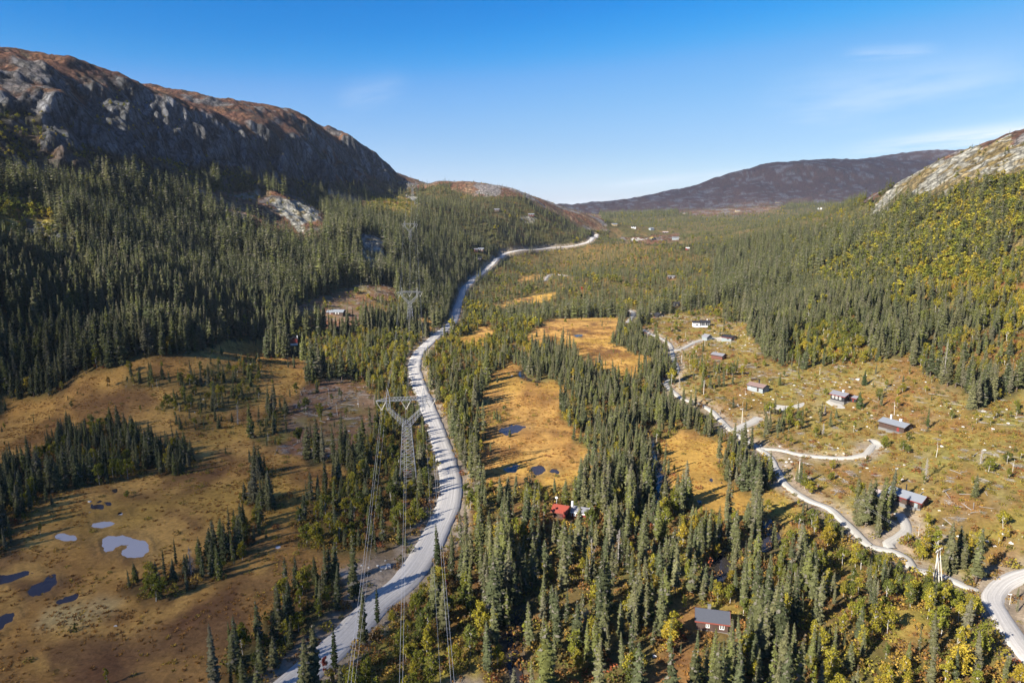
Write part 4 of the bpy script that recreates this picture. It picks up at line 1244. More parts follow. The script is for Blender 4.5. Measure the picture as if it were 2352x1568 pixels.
def make_pylon():
    t = empty('power_pylon', (0, 0, 0))
    b = MB()
    zs = [0, 2.6, 5.2, 7.7, 10.1, 12.5, 14.8, 17.0, 19.0]
    hw = lambda z: 2.75 + (1.35 - 2.75) * z / 19.0
    sg = [(-1, -1), (1, -1), (1, 1), (-1, 1)]
    for sx, sy in sg:
        b.bar((sx * hw(-0.6), sy * hw(-0.6), -0.6), (sx * hw(19), sy * hw(19), 19), 0.13, 0.08)
    for i in range(len(zs) - 1):
        h0, h1 = hw(zs[i]), hw(zs[i + 1])
        for k in range(4):
            p, q = sg[k], sg[(k + 1) % 4]
            b.bar((p[0] * h0, p[1] * h0, zs[i]), (q[0] * h1, q[1] * h1, zs[i + 1]), 0.05, cap=False)
            b.bar((q[0] * h0, q[1] * h0, zs[i]), (p[0] * h1, p[1] * h1, zs[i + 1]), 0.05, cap=False)
            b.bar((p[0] * h1, p[1] * h1, zs[i + 1]), (q[0] * h1, q[1] * h1, zs[i + 1]), 0.065, cap=False)
    b.build('lattice_body', STEEL, t)
    for s in (-1, 1):
        a = MB()
        lo = [(s * 1.35, -1.35, 19), (s * 1.35, 1.35, 19)]
        inn = [(s * 0.15, -1.1, 20.2), (s * 0.15, 1.1, 20.2)]
        hi = [(s * 5.9, -0.7, 24.2), (s * 5.9, 0.7, 24.2)]
        hin = [(s * 4.9, -0.7, 24.6), (s * 4.9, 0.7, 24.6)]
        top = [(s * 6.3, -0.6, 27.2), (s * 6.3, 0.6, 27.2)]
        tin = [(s * 5.0, -0.6, 27.2), (s * 5.0, 0.6, 27.2)]
        for k in (0, 1):
            a.bar(lo[k], hi[k], 0.05); a.bar(inn[k], hin[k], 0.05); a.bar(hi[k], top[k], 0.08); a.bar(hin[k], tin[k], 0.08)
            a.bar(lo[k], inn[k], 0.09)
            n = 6
            for i in range(n):
                f0, f1 = i / n, (i + 1) / n
                P = Vector(lo[k]).lerp(Vector(hi[k]), f0); Q = Vector(inn[k]).lerp(Vector(hin[k]), f1); P1 = Vector(lo[k]).lerp(Vector(hi[k]), f1)
                a.bar(P, Q, 0.04, cap=False); a.bar(Q, P1, 0.04, cap=False)
            a.bar(hi[k], hin[k], 0.06); a.bar(hi[k], tin[k], 0.055); a.bar(hin[k], top[k], 0.055)
        for i in range(7):
            f = i / 6
            a.bar(Vector(lo[0]).lerp(Vector(hi[0]), f), Vector(lo[1]).lerp(Vector(hi[1]), f), 0.04, cap=False)
        a.build('arm', STEEL, t)
        p = MB()
        for k in (0, 1):
            p.bar((s * 6.2, (-0.6, 0.6)[k], 27.2), (s * 5.6, 0, ZPEAK), 0.10, 0.06)
            p.bar((s * 4.9, (-0.6, 0.6)[k], 27.2), (s * 5.6, 0, ZPEAK), 0.10, 0.06)
        p.bar((s * 5.9, -0.3, 29.1), (s * 5.3, 0.3, 29.1), 0.05); p.bar((s * 5.9, 0.3, 29.1), (s * 5.3, -0.3, 29.1), 0.05)
        p.build('earth_wire_peak', STEEL, t)
    c = MB()
    for y in (-0.6, 0.6):
        c.bar((-9.4, y * 0.4, 27.2), (-6, y, 27.2), 0.08); c.bar((-6, y, 27.2), (6, y, 27.2), 0.08); c.bar((6, y, 27.2), (9.4, y * 0.4, 27.2), 0.08)
        xs = np.linspace(-6, 6, 13)
        for i in range(12):
            zt = 28.2
            c.bar((xs[i], y, 27.2), ((xs[i] + xs[i + 1]) / 2, 0, zt), 0.04, cap=False)
            c.bar(((xs[i] + xs[i + 1]) / 2, 0, zt), (xs[i + 1], y, 27.2), 0.04, cap=False)
    c.bar((-9.4, 0, 27.3), (-5.5, 0, 28.2), 0.08); c.bar((-5.5, 0, 28.2), (5.5, 0, 28.2), 0.08); c.bar((5.5, 0, 28.2), (9.4, 0, 27.3), 0.08)
    for x in np.linspace(-9, 9, 19):
        w = 0.6 if abs(x) < 6 else 0.6 - 0.35 * (abs(x) - 6) / 3.4
        c.bar((x, -w, 27.2), (x, w, 27.2), 0.05, cap=False)
    for s in (-1, 1):
        for x in (6.8, 7.8, 8.6):
            c.bar((s * x, 0.3, 27.2), (s * (x - 0.5), 0, 28.2 - 0.9 * (x - 5.5) / 3.9), 0.045, cap=False)
    c.build('crossbeam', STEEL, t)
    for x in PH:
        ins = MB()
        for s in (-1, 1):
            A, B = Vector((x + s * 1.6, 0, 27.1)), Vector((x + s * 0.12, 0, ZATT + 0.15))
            ins.bar(A, B, 0.05)
            for i in range(14):
                P = A.lerp(B, 0.10 + 0.8 * i / 13); Q = A.lerp(B, 0.10 + 0.8 * (i + 0.55) / 13)
                ins.bar(P, Q, 0.15, 0.10, sides=6)
        ins.box(x - 0.3, x + 0.3, -0.08, 0.08, ZATT, ZATT + 0.16)
        ins.build('insulator_string', GLASSY, t)
    for sx, sy in sg:
        f = MB(); f.box(sx * 2.78 - 0.45, sx * 2.78 + 0.45, sy * 2.78 - 0.45, sy * 2.78 + 0.45, -1.5, 0.25)
        f.build('footing', CONC, t)
    return t


P1 = ground_hit(938, 1106); P2 = ground_hit(943, 756)
P3 = pt(943, 584, 806); P3 = (P3[0], P3[1], float(height(P3[0], P3[1])))
P4 = pt(948, 462, 1109); P4 = (P4[0], P4[1], float(height(P4[0], P4[1])))
dirv = Vector((P2[0] - P1[0], P2[1] - P1[1]))
P0 = (P1[0] - dirv.x, P1[1] - dirv.y); P0 = (P0[0], P0[1], float(height(*P0)))
PYL = [P0, P1, P2, P3, P4]
PROT = math.atan2(-dirv.x, dirv.y)
pyl = make_pylon()
PLAB = ['steel lattice pylon out of sight below the picture, carrying the same line', 'nearest and largest steel lattice pylon, beside the main road',
        'second nearest lattice pylon, standing by the small golden bog', 'third lattice pylon, its crossbeam in front of the dark hillside',
        'farthest lattice pylon, standing against the sky on the saddle']
for i, p in enumerate(PYL):
    o = pyl if i == 1 else copy_tree(pyl)
    o.location = (p[0], p[1], p[2] + 0.1)
    o.rotation_euler.z = PROT
    tag(o, PLAB[i], 'pylon', 'lattice pylons along the power line')


def cable(name, att, sag, rad, n=36):
    """one wire hung from point to point"""
    b = MB()
    pts = []
    for a, c in zip(att[:-1], att[1:]):
        a, c = Vector(a), Vector(c)
        for i in range(n):
            f = i / n
            p = a.lerp(c, f); p.z -= sag * 4 * f * (1 - f)
            pts.append(p)
    pts.append(Vector(att[-1]))
    V = []
    for i, p in enumerate(pts):
        d = (pts[min(i + 1, len(pts) - 1)] - pts[max(i - 1, 0)]).normalized()
        s = d.cross(Vector((0, 0, 1))).normalized(); t = s.cross(d)
        for k in range(3):
            an = 2 * math.pi * k / 3
            V.append(p + (s * math.cos(an) + t * math.sin(an)) * rad)
    F = []
    for i in range(len(pts) - 1):
        for k in range(3):
            F.append((i * 3 + k, i * 3 + (k + 1) % 3, i * 3 + 3 + (k + 1) % 3, i * 3 + 3 + k))
    return link(name, mesh_from(name, V, F, ALU))


def att_points(x, z):
    out = []
    for p in PYL:
        c, s = math.cos(PROT), math.sin(PROT)
        out.append((p[0] + c * x, p[1] + s * x, p[2] + 0.1 + z))
    return out


CN = [('left', 'left'), ('middle', 'middle'), ('right', 'right')]
for (nm, _), x in zip(CN, PH):
    for q, s in (('outer' if nm != 'middle' else 'left', -1 if nm != 'right' else 1), ('inner' if nm != 'middle' else 'right', 1 if nm != 'right' else -1)):
        o = cable('power_cable', att_points(x + s * 0.24, ZATT), 9.0, 0.024)
        tag(o, f'{q} cable of the {nm} twin pair hanging from the lattice pylons', 'cable', 'cables of the power line')
for s, nm in ((-1, 'left'), (1, 'right')):
    o = cable('earth_wire', att_points(s * 5.6, ZPEAK), 7.0, 0.013)
    tag(o, f'thin single earth wire strung over the {nm} peaks of the pylons', 'wire', 'cables of the power line')

# ------------------------------------------------------------------ utility poles
POLEWOOD = simple_mat('pole_wood', (.50, .46, .40), 0.85, 0.2, 2.0, vec_scale=(4, 4, 0.5))
WHITEP = simple_mat('white_paint', (.78, .77, .74), 0.6, 0.06, 2.0)


def h_pole(loc, rz):
    t = empty('utility_pole', loc, rz)
    for s in (-1, 1):
        b = MB(); b.bar((s * 0.65, 0, -1), (s * 0.65, 0, 8.6), 0.17, 0.12, sides=8); b.build('pole', POLEWOOD, t)
        b = MB(); b.bar((s * 0.65 - 0.55, -1.6, -1), (s * 0.65 - 0.1, -0.15, 7.0), 0.13, 0.10, sides=8); b.build('strut', POLEWOOD, t)
    b = MB(); b.box(-1.6, 1.6, -0.09, 0.09, 8.2, 8.38); b.build('crossarm', POLEWOOD, t)
    b = MB(); b.bar((-0.65, 0, 3.0), (0.65, 0, 6.5), 0.06); b.build('brace', POLEWOOD, t)
    for x in (-1.4, 0, 1.4):
        b = MB(); b.bar((x, 0, 8.38), (x, 0, 8.65), 0.07, 0.05, sides=6); b.build('insulator', GLASSY, t)
    return t


def single_pole(loc, h):
    t = empty('utility_pole', loc)
    b = MB(); b.bar((0, 0, -1), (0, 0, h), 0.15, 0.10, sides=8); b.build('pole', POLEWOOD, t)
    b = MB(); b.box(-0.7, 0.7, -0.06, 0.06, h - 0.45, h - 0.32); b.build('crossarm', POLEWOOD, t)
    for x in (-0.6, 0.6):
        b = MB(); b.bar((x, 0, h - 0.32), (x, 0, h - 0.1), 0.06, 0.04, sides=6); b.build('insulator', GLASSY, t)
    return t


hp = ground_hit(2148, 1338)
o = h_pole(hp, R(35))
tag(o, 'pale twin wooden utility pole with slanted struts beside the gravel track', 'utility pole', 'wooden utility poles')
UP = [(hp[0], hp[1], hp[2] + 8.5)]
for u, v, h, lab in [(1834, 1101, 7.2, 'bare wooden utility pole above the track near the right golden bog'),
                     (1704, 972, 6.5, 'wooden utility pole where the short spur leaves the track'),
                     (1616, 908, 7.0, 'wooden utility pole in the spruces beside the track'),
                     (1486, 795, 8.0, 'farthest wooden utility pole, in young trees under the track')]:
    g = ground_hit(u, v)
    o = single_pole(g, h)
    o.rotation_euler.z = R(40)
    tag(o, lab, 'utility pole', 'wooden utility poles')
    UP.append((g[0], g[1], g[2] + h - 0.1))
for s, nm in ((-0.5, 'left'), (0.5, 'right')):
    o = cable('overhead_wire', [(x + s * 0.77, y + s * 0.64, z) for x, y, z in UP], 1.4, 0.012, 14)
    tag(o, f'{nm} thin wire strung between the wooden utility poles', 'wire', 'wires on the wooden poles')
g = ground_hit(2319, 1388)
t = empty('lamp_post', g)
b = MB(); b.bar((0, 0, -0.5), (0, 0, 2.5), 0.055, 0.045, sides=8); b.build('pole', POLEWOOD, t)
b = MB(); b.box(-0.55, 0.1, -0.11, 0.11, 2.46, 2.58); b.build('lamp_head', WHITEP, t)
tag(t, 'short white headed lamp post beside the gravel junction at lower right', 'lamp post')

# ------------------------------------------------------------------ cabins
CM = {}


def paint(name, col, rough=0.75, var=0.12, vs=(9, 9, 0.4), spec=0.25):
    if name not in CM:
        CM[name] = simple_mat('paint_' + name, col, rough, var, 1.2, vec_scale=vs, spec=spec)
    return CM[name]


paint('dark_brown', (.060, .038, .030)); paint('brown', (.075, .046, .038)); paint('black', (.022, .022, .026)); paint('red', (.17, .028, .022))
paint('dull_red', (.12, .05, .038)); paint('white', (.80, .79, .76)); paint('blue_grey', (.20, .235, .25)); paint('pale_blue', (.23, .26, .275)); paint('tan', (.36, .27, .14))
paint('slate', (.065, .07, .085), 0.55, 0.15, (2, 2, 2), 0.4); paint('tin', (.19, .205, .225), 0.5, 0.08, (1, 1, 1), 0.5); paint('tile_red', (.23, .045, .028), 0.7, 0.12, (3, 3, 3))
paint('tile_brown', (.19, .13, .115), 0.8, 0.15, (3, 3, 3)); paint('felt', (.17, .17, .19), 0.9, 0.15, (2, 2, 2)); paint('rust_tin', (.44, .36, .33), 0.6, 0.2, (1, 8, 1))
paint('grey_stone', (.15, .145, .14), 0.9, 0.2, (3, 3, 3)); paint('turf', (.28, .22, .06), 0.95, 0.3, (3, 3, 3)); paint('orange_trim', (.20, .055, .04))
mg, N_, L_, b_ = new_mat('window_glass')
b_.inputs['Base Color'].default_value = (.035, .04, .05, 1); b_.inputs['Roughness'].default_value = 0.06; b_.inputs['Specular IOR Level'].default_value = 0.8


def cabin_part(t, L, W, H, rise, roof, wall, trim, x0=0.0, y0=0.0, z0=0.0, over=0.45, wins=(), door=None, found=None, chim=None, mono=False, planks=False):
    """a gabled box: long axis x, front -y, gable +x; its pieces are children of t"""
    hl, hw_ = L / 2, W / 2
    ridge = H + rise
    b = MB()
    prof = [(-hw_, -1.2), (hw_, -1.2), (hw_, H), (0, ridge), (-hw_, H)] if not mono else [(-hw_, -1.2), (hw_, -1.2), (hw_, ridge), (-hw_, H)]
    b.prism([(y0 + p, z0 + q) for p, q in prof], x0 - hl, x0 + hl)
    b.build('wall', wall, t)
    rf = MB()
    th = 0.16
    sl = rise / hw_ if not mono else rise / W
    if not mono:
        e = -hw_ - over; ze = H - over * sl
        rf.prism([(y0 + e, z0 + ze + 0.03), (y0, z0 + ridge + 0.03), (y0 - e, z0 + ze + 0.03), (y0 - e, z0 + ze + 0.03 + th), (y0, z0 + ridge + 0.03 + th), (y0 + e, z0 + ze + 0.03 + th)],
                 x0 - hl - over, x0 + hl + over)
    else:
        rf.prism([(y0 - hw_ - over, z0 + H - over * sl + 0.03), (y0 + hw_ + over, z0 + ridge + over * sl + 0.03), (y0 + hw_ + over, z0 + ridge + over * sl + 0.03 + th),
                  (y0 - hw_ - over, z0 + H - over * sl + 0.03 + th)], x0 - hl - over, x0 + hl + over)
    ro = rf.build('roof', roof, t)
    if trim is not None and not mono:
        for s in (-1, 1):
            xx = x0 + s * (hl + over)
            for q in (-1, 1):
                bb = MB()
                e = q * (hw_ + over); ze = H - over * sl
                pr = [(y0 + e, z0 + ze - 0.10), (y0 + e, z0 + ze + 0.24), (y0 + q * 0.02, z0 + ridge + 0.24), (y0 + q * 0.02, z0 + ridge - 0.12)]
                bb.prism(pr, xx - 0.02 if s < 0 else xx + 0.003, xx - 0.003 if s < 0 else xx + 0.05)
                bb.build('bargeboard', trim, t)
        for q in (-1, 1):
            bb = MB(); e = q * (hw_ + over + 0.03)
            bb.box(x0 - hl - over, x0 + hl + over, y0 + e - 0.025, y0 + e + 0.025, z0 + H - over * sl - 0.12, z0 + H - over * sl + 0.17)
            bb.build('eaves_board', trim, t)
    if found is not None:
        b = MB(); b.box(x0 - hl - 0.06, x0 + hl + 0.06, y0 - hw_ - 0.06, y0 + hw_ + 0.06, z0 - 1.3, z0 + 0.18); b.build('foundation', found, t)
    if chim is not None:
        cx, cy, cw, chh, cm = chim
        b = MB(); b.box(x0 + cx - cw / 2, x0 + cx + cw / 2, y0 + cy - cw / 2, y0 + cy + cw / 2, z0 + H, z0 + ridge + chh)
        b.box(x0 + cx - cw / 2 - 0.06, x0 + cx + cw / 2 + 0.06, y0 + cy - cw / 2 - 0.06, y0 + cy + cw / 2 + 0.06, z0 + ridge + chh, z0 + ridge + chh + 0.1)
        b.build('chimney', cm, ro)
    for side, p, zc, w, h, fr in wins:
        f, g_ = MB(), MB()
        def bx(mb, w_, h_, d0, d1):
            if side in ('front', 'back'):
                s = -1 if side == 'front' else 1
                ya, yb = sorted((y0 + s * (hw_ + d0), y0 + s * (hw_ + d1)))
                mb.box(x0 + p - w_ / 2, x0 + p + w_ / 2, ya, yb, z0 + zc - h_ / 2, z0 + zc + h_ / 2)
            else:
                s = 1 if side == 'right' else -1
                xa, xb = sorted((x0 + s * (hl + d0), x0 + s * (hl + d1)))
                mb.box(xa, xb, y0 + p - w_ / 2, y0 + p + w_ / 2, z0 + zc - h_ / 2, z0 + zc + h_ / 2)
        bx(f, w, h, 0.005, 0.07)
        fo = f.build('window', fr, t)
        if w > 0.7:
            for k in (-1, 1):
                gg = MB()
                ww = w * 0.5 - 0.16
                keep = p
                p = keep + k * w * 0.235
                bx(gg, ww, h - 0.26, 0.075, 0.05)
                p = keep
                gg.build('pane', mg, fo)
    if door is not None:
        side, p, w, h, dm = door
        d = MB()
        if side == 'front':
            d.box(x0 + p - w / 2, x0 + p + w / 2, y0 - hw_ - 0.06, y0 - hw_ - 0.005, z0 + 0.1, z0 + h)
        else:
            d.box(x0 + hl + 0.005, x0 + hl + 0.06, y0 + p - w / 2, y0 + p + w / 2, z0 + 0.1, z0 + h)
        do = d.build('door', dm, t)
        k = MB()
        if side == 'front':
            k.box(x0 + p + w * .32, x0 + p + w * .42, y0 - hw_ - 0.12, y0 - hw_ - 0.065, z0 + 1.0, z0 + 1.1)
        else:
            k.box(x0 + hl + 0.065, x0 + hl + 0.12, y0 + p + w * .32, y0 + p + w * .42, z0 + 1.0, z0 + 1.1)
        k.build('handle', CM['black'], do)


BOXES = []
CLEAR = []      # discs kept free of trees: x, y, r


def cabin(u, v, rot, label, keep=7.0, zlift=0.0):
    g = ground_hit(u, v)
    t = empty('cabin', (g[0], g[1], g[2] + zlift), R(rot))
    tag(t, label, 'cabin', 'holiday cabins in the valley')
    CLEAR.append((g[0], g[1], keep))
    BOXES.append((g, keep))
    return t


K = CM
# the slate roofed cabin among the spruces at the bottom
t = cabin(1634, 1436, -13, 'brown cabin with a dark slate roof among spruces at the bottom edge', 5.0)
cabin_part(t, 6.3, 4.4, 2.3, 1.25, K['slate'], K['brown'], K['orange_trim'], over=0.4, found=K['grey_stone'], chim=(-0.6, 0.6, 0.6, 0.7, K['grey_stone']),
           wins=[('front', 1.9, 1.35, 0.95, 1.1, K['white']), ('front', -0.9, 1.3, 0.75, 1.0, K['white'])], door=('front', 0.5, 0.85, 2.0, K['dark_brown']))
# red trimmed cabin with annex
t = cabin(2084, 1153, -54, 'dark cabin with bright red gable boards at the top of the gravel drive', 6.5)
cabin_part(t, 9.2, 5.0, 2.2, 1.15, K['tin'], K['dark_brown'], K['red'], over=0.5, found=K['grey_stone'],
           wins=[('right', -1.3, 1.35, 1.0, 1.1, K['red']), ('front', 1.8, 1.3, 0.9, 0.9, K['red']), ('front', -1.0, 1.3, 0.9, 0.9, K['red'])], door=('front', 3.4, 0.9, 2.0, K['blue_grey']))
b = MB(); b.bar((-1.5, 2.0, 2.2), (-1.5, 2.0, 4.6), 0.16, sides=8); b.build('stove_pipe', K['black'], t)
g = ground_hit(2022, 1149)
t = empty('shed', (g[0], g[1], g[2]), R(-54)); CLEAR.append((g[0], g[1], 4.0))
tag(t, 'low shed with a streaked rusty tin roof left of the red trimmed cabin', 'shed')
cabin_part(t, 4.6, 4.2, 1.6, 0.55, K['rust_tin'], K['brown'], None, over=0.3, mono=True)
# pale metal roof
t = cabin(2057, 985, -60, 'brown cabin with a pale metal roof and white chimney on the logged slope', 6.5)
cabin_part(t, 9.6, 6.0, 2.3, 1.0, K['tin'], K['dark_brown'], K['dark_brown'], over=0.45, found=K['grey_stone'], chim=(1.3, 0.6, 0.75, 0.75, K['white']),
           wins=[('front', -2.6, 1.7, 0.8, 0.6, K['dull_red']), ('front', -1.5, 1.7, 0.8, 0.6, K['dull_red']), ('front', -0.4, 1.7, 0.8, 0.6, K['dull_red']), ('right', 1.0, 1.5, 1.4, 1.3, K['pale_blue']),
                 ('right', 2.2, 1.2, 0.5, 0.6, K['white'])], door=('front', 2.6, 0.9, 2.0, K['red']))
b = MB(); b.box(4.85, 6.4, -3.4, 3.3, -1.2, 0.30); b.box(-1, 6.4, -4.5, -3.05, -1.2, 0.28); b.build('deck', K['grey_stone'], t)
b = MB(); b.box(6.35, 6.42, -3.4, 3.3, 0.30, 1.1); b.build('railing', K['grey_stone'], t)
b = MB(); b.box(-4.0, -3.5, 2.6, 3.1, 2.4, 4.3); b.build('chimney', K['white'], t)
# two part black cabin
t = cabin(1931, 922, -58, 'black two part cabin with three white windows in its long side', 7.0)
cabin_part(t, 6.4, 5.4, 2.6, 1.0, K['felt'], K['black'], K['red'], z0=0.7, over=0.5, found=K['grey_stone'], chim=(0.4, 0.8, 0.7, 0.8, K['white']),
           wins=[('front', -2.0, 1.5, 0.95, 1.15, K['white']), ('front', -0.4, 1.5, 0.95, 1.15, K['white']), ('front', 1.3, 1.5, 0.95, 1.15, K['white']),
                 ('right', 1.4, 1.5, 0.75, 1.4, K['tan']), ('right', 0.6, -0.25, 2.3, 0.45, K['white']), ('right', 0.0, 2.5, 0.5, 0.5, K['pale_blue'])])
cabin_part(t, 3.4, 3.0, 2.4, 0.7, K['felt'], K['black'], K['red'], x0=4.0, y0=3.4, z0=0.0, over=0.35, wins=[('front', 0.4, 1.2, 0.5, 1.2, K['red'])])
# grey blue cabin with brown roof
t = cabin(1741, 896, -52, 'pale blue cabin with a dusty brown roof and black stove pipe', 5.5)
cabin_part(t, 8.0, 5.2, 2.3, 1.0, K['tile_brown'], K['pale_blue'], K['black'], over=0.45, found=K['pale_blue'],
           wins=[('front', -2.6, 1.5, 0.9, 0.7, K['white']), ('right', -1.0, 1.4, 0.8, 0.8, K['pale_blue'])], door=('front', 1.5, 0.9, 2.0, K['dark_brown']))
b = MB(); b.bar((-0.5, 1.4, 2.3), (-0.5, 1.4, 4.9), 0.3, sides=8); b.build('stove_pipe', K['black'], t)
t = cabin(1651, 823, -48, 'small cabin with a grey felt roof and rust red gable below the gravel yard', 5.0)
cabin_part(t, 7.0, 4.6, 2.2, 0.9, K['felt'], K['dull_red'], K['dark_brown'], over=0.4, wins=[('right', -0.9, 1.4, 1.2, 1.1, K['blue_grey'])], chim=(-2.4, 0.5, 0.6, 0.6, K['grey_stone']))
t = cabin(1675, 781, -50, 'black roofed cabin with red gable boards and three white gable windows', 5.5)
cabin_part(t, 7.0, 6.6, 2.2, 1.1, K['black'], K['blue_grey'], K['red'], over=0.5, wins=[('right', -0.7, 1.5, 0.6, 0.9, K['white']), ('right', 0.3, 1.5, 0.6, 0.9, K['white']),
           ('right', 1.3, 1.5, 0.6, 0.9, K['white']), ('front', 1.0, 1.3, 1.6, 1.0, K['pale_blue'])], chim=(0.5, 0.5, 0.5, 0.5, K['black']))
t = cabin(1624, 781, -62, 'small blue grey gabled shed with one white window at the drive end', 4.0)
cabin_part(t, 4.4, 4.6, 2.4, 1.5, K['felt'], K['blue_grey'], K['pale_blue'], over=0.35, wins=[('right', 0.0, 1.5, 0.9, 0.9, K['white'])])
t = cabin(1608, 748, -8, 'black cabin with big white glazed front on the logged slope, far side', 7.0)
cabin_part(t, 6.6, 6.0, 2.9, 1.3, K['black'], K['black'], None, x0=3.4, wins=[('front', -1.7, 1.5, 2.6, 2.6, K['white']), ('front', 1.3, 1.5, 2.6, 2.6, K['white'])], chim=(1.5, 0.5, 0.6, 0.7, K['white']))
cabin_part(t, 5.0, 5.0, 2.4, 0.5, K['black'], K['white'], None, x0=-2.9, y0=0.3, mono=True, wins=[('front', 0.2, 1.1, 2.2, 1.5, K['white'])])
b = MB(); b.box(-5.6, 7, -5.2, -3.05, -1, 0.2); b.build('deck', K['white'], t)
t = cabin(1514, 728, -70, 'small black cabin with two tall white gable windows near the turnout', 5.0)
cabin_part(t, 6.6, 5.6, 2.3, 1.3, K['black'], K['black'], None, over=0.6, wins=[('right', -1.3, 1.3, 1.2, 1.7, K['white']), ('right', 0.9, 1.2, 1.1, 1.4, K['white'])], chim=(1.0, 0.8, 0.6, 0.8, K['tan']))
t = cabin(1553, 703, -20, 'black and white cabin half hidden at the forest edge above the turnout', 5.0)
cabin_part(t, 6.0, 5.0, 3.2, 0.9, K['black'], K['black'], None, wins=[('front', -2.2, 1.6, 1.2, 2.4, K['white']), ('front', 1.2, 1.6, 0.8, 1.0, K['turf'])])
# red roofed cabins in the woods
t = cabin(1289, 1184, -22, 'cabin with a bright red roof and white dish in the middle woods', 4.6)
cabin_part(t, 3.9, 3.8, 2.1, 1.1, K['tile_red'], K['dark_brown'], K['orange_trim'], over=0.5, wins=[('front', 0.6, 1.2, 0.8, 0.9, K['red'])], door=('front', 1.5, 0.8, 1.9, K['red']))
b = MB(); b.bar((-1.9, 1.4, 2.2), (-1.9, 1.4, 4.6), 0.05, sides=6); b.bar((-1.9, 1.25, 4.7), (-1.9, 1.33, 4.72), 0.42, 0.42, sides=14); b.build('dish', K['white'], t)
t = cabin(1334, 1186, -22, 'red cabin with a tall white chimney, right of the bright red roof', 3.0)
BOXES.pop()
cabin_part(t, 4.4, 3.6, 2.0, 0.9, K['felt'], K['red'], K['white'], over=0.35, wins=[('front', 0.4, 1.2, 1.1, 1.0, K['white']), ('front', -1.3, 1.2, 0.7, 0.9, K['white'])])
b = MB(); b.box(-2.75, -2.25, -0.5, 0.0, -1, 4.4); b.build('chimney', K['white'], t)
# left side
t = cabin(676, 790, -75, 'dark red cabin on white foundations at the edge of the left bog', 5.0)
cabin_part(t, 6.0, 4.4, 3.0, 1.0, K['black'], K['red'], K['black'], z0=0.8, over=0.4, found=K['white'], wins=[('front', 0.6, 1.0, 1.0, 0.9, K['white'])])
b = MB(); b.box(1.4, 1.9, 1.9, 2.4, 3, 5.9); b.build('chimney', K['white'], t)
t = cabin(774, 722, -8, 'dark cabin with a pale grey roof in the logged clearing left of the road', 7.0)
cabin_part(t, 7.6, 5.4, 2.3, 1.3, K['tin'], K['dark_brown'], K['tin'], x0=1.8, over=0.5, wins=[('front', -1.6, 1.3, 0.7, 0.9, K['white']), ('front', 0.4, 1.3, 0.7, 0.9, K['white'])])
cabin_part(t, 4.6, 4.0, 2.0, 1.0, K['tin'], K['dull_red'], K['tin'], x0=-4.5, y0=-0.4, over=0.4, wins=[('front', 0.2, 1.2, 0.8, 0.8, K['white'])])
# farther up the valley
FARC = [(1141, 485, 5, 9, 6, 'felt', 'dark_brown', 'grey roofed cabin high on the wooded middle hill', 10), (1220, 496, 8, 11, 6, 'tin', 'dull_red', 'long pale roofed cabin above a rock on the middle hill', 12),
        (1105, 576, -10, 8, 6, 'tin', 'brown', 'white roofed cabin in the yellow clearing above the road bend', 9), (1093, 577, 20, 5, 5, 'felt', 'dull_red', 'small dark cabin left of the white roofed one above the road bend', 6),
        (1101, 597, 4, 8, 7, 'black', 'black', 'black arched looking cabin just left of the road bend', 8), (1499, 551, -68, 9, 9, 'turf', 'black', 'black cabin with a yellow gable trim and big white window far up the valley', 12),
        (1551, 550, -8, 16, 8, 'tin', 'pale_blue', 'long white cabin with grey roof by the far orange clearing', 14), (1455, 524, -12, 16, 10, 'black', 'white', 'white fronted cabin in the far woods, largest along the far tree line', 14),
        (1496, 528, 25, 10, 9, 'tin', 'pale_blue', 'pale blue cabin on the far tree line, right of the white fronted one', 12), (1411, 518, 10, 12, 8, 'tin', 'tan', 'far grey roofed cabin nearest the tip of the reddish ridge', 12),
        (1528, 536, 5, 18, 7, 'rust_tin', 'dark_brown', 'long tan roofed cabin behind the far spruce tops', 12), (1579, 574, 12, 5, 4, 'white', 'red', 'tiny red shed with a white roof on the right valley side', 8),
        (1542, 640, -20, 9, 6, 'grey_stone', 'brown', 'grey roofed cabin amid the mid valley spruces', 8), (1572, 492, 0, 26, 12, 'tin', 'tan', 'pale cabin at the left end of the far pink clearing', 18),
        (1694, 486, 0, 24, 12, 'tin', 'tan', 'pale cabin in the middle of the far pink clearing', 18), (1786, 466, 0, 24, 12, 'felt', 'tan', 'grey roofed cabin at the upper end of the far clearing', 18),
        (1883, 481, 0, 18, 12, 'white', 'white', 'white cabin among far woods under the purple mountain', 16)]
for u, v, rot, L, W, rf, wl, lab, keep in FARC:
    t = cabin(u, v, rot, lab, keep, 0.3)
    f_ = .62 if L > 12 else .85
    L, W = L * f_, W * f_
    cabin_part(t, L, W, 2.5, W * 0.2, K[rf], K[wl], None, over=0.6, wins=[('front', -L * 0.2, 1.5, 1.6, 1.3, K['white']), ('front', L * 0.22, 1.5, 1.6, 1.3, K['white'])] +
               ([('right', 0, 1.9, 3.6, 2.4, K['white'])] if 'yellow gable' in lab else []))

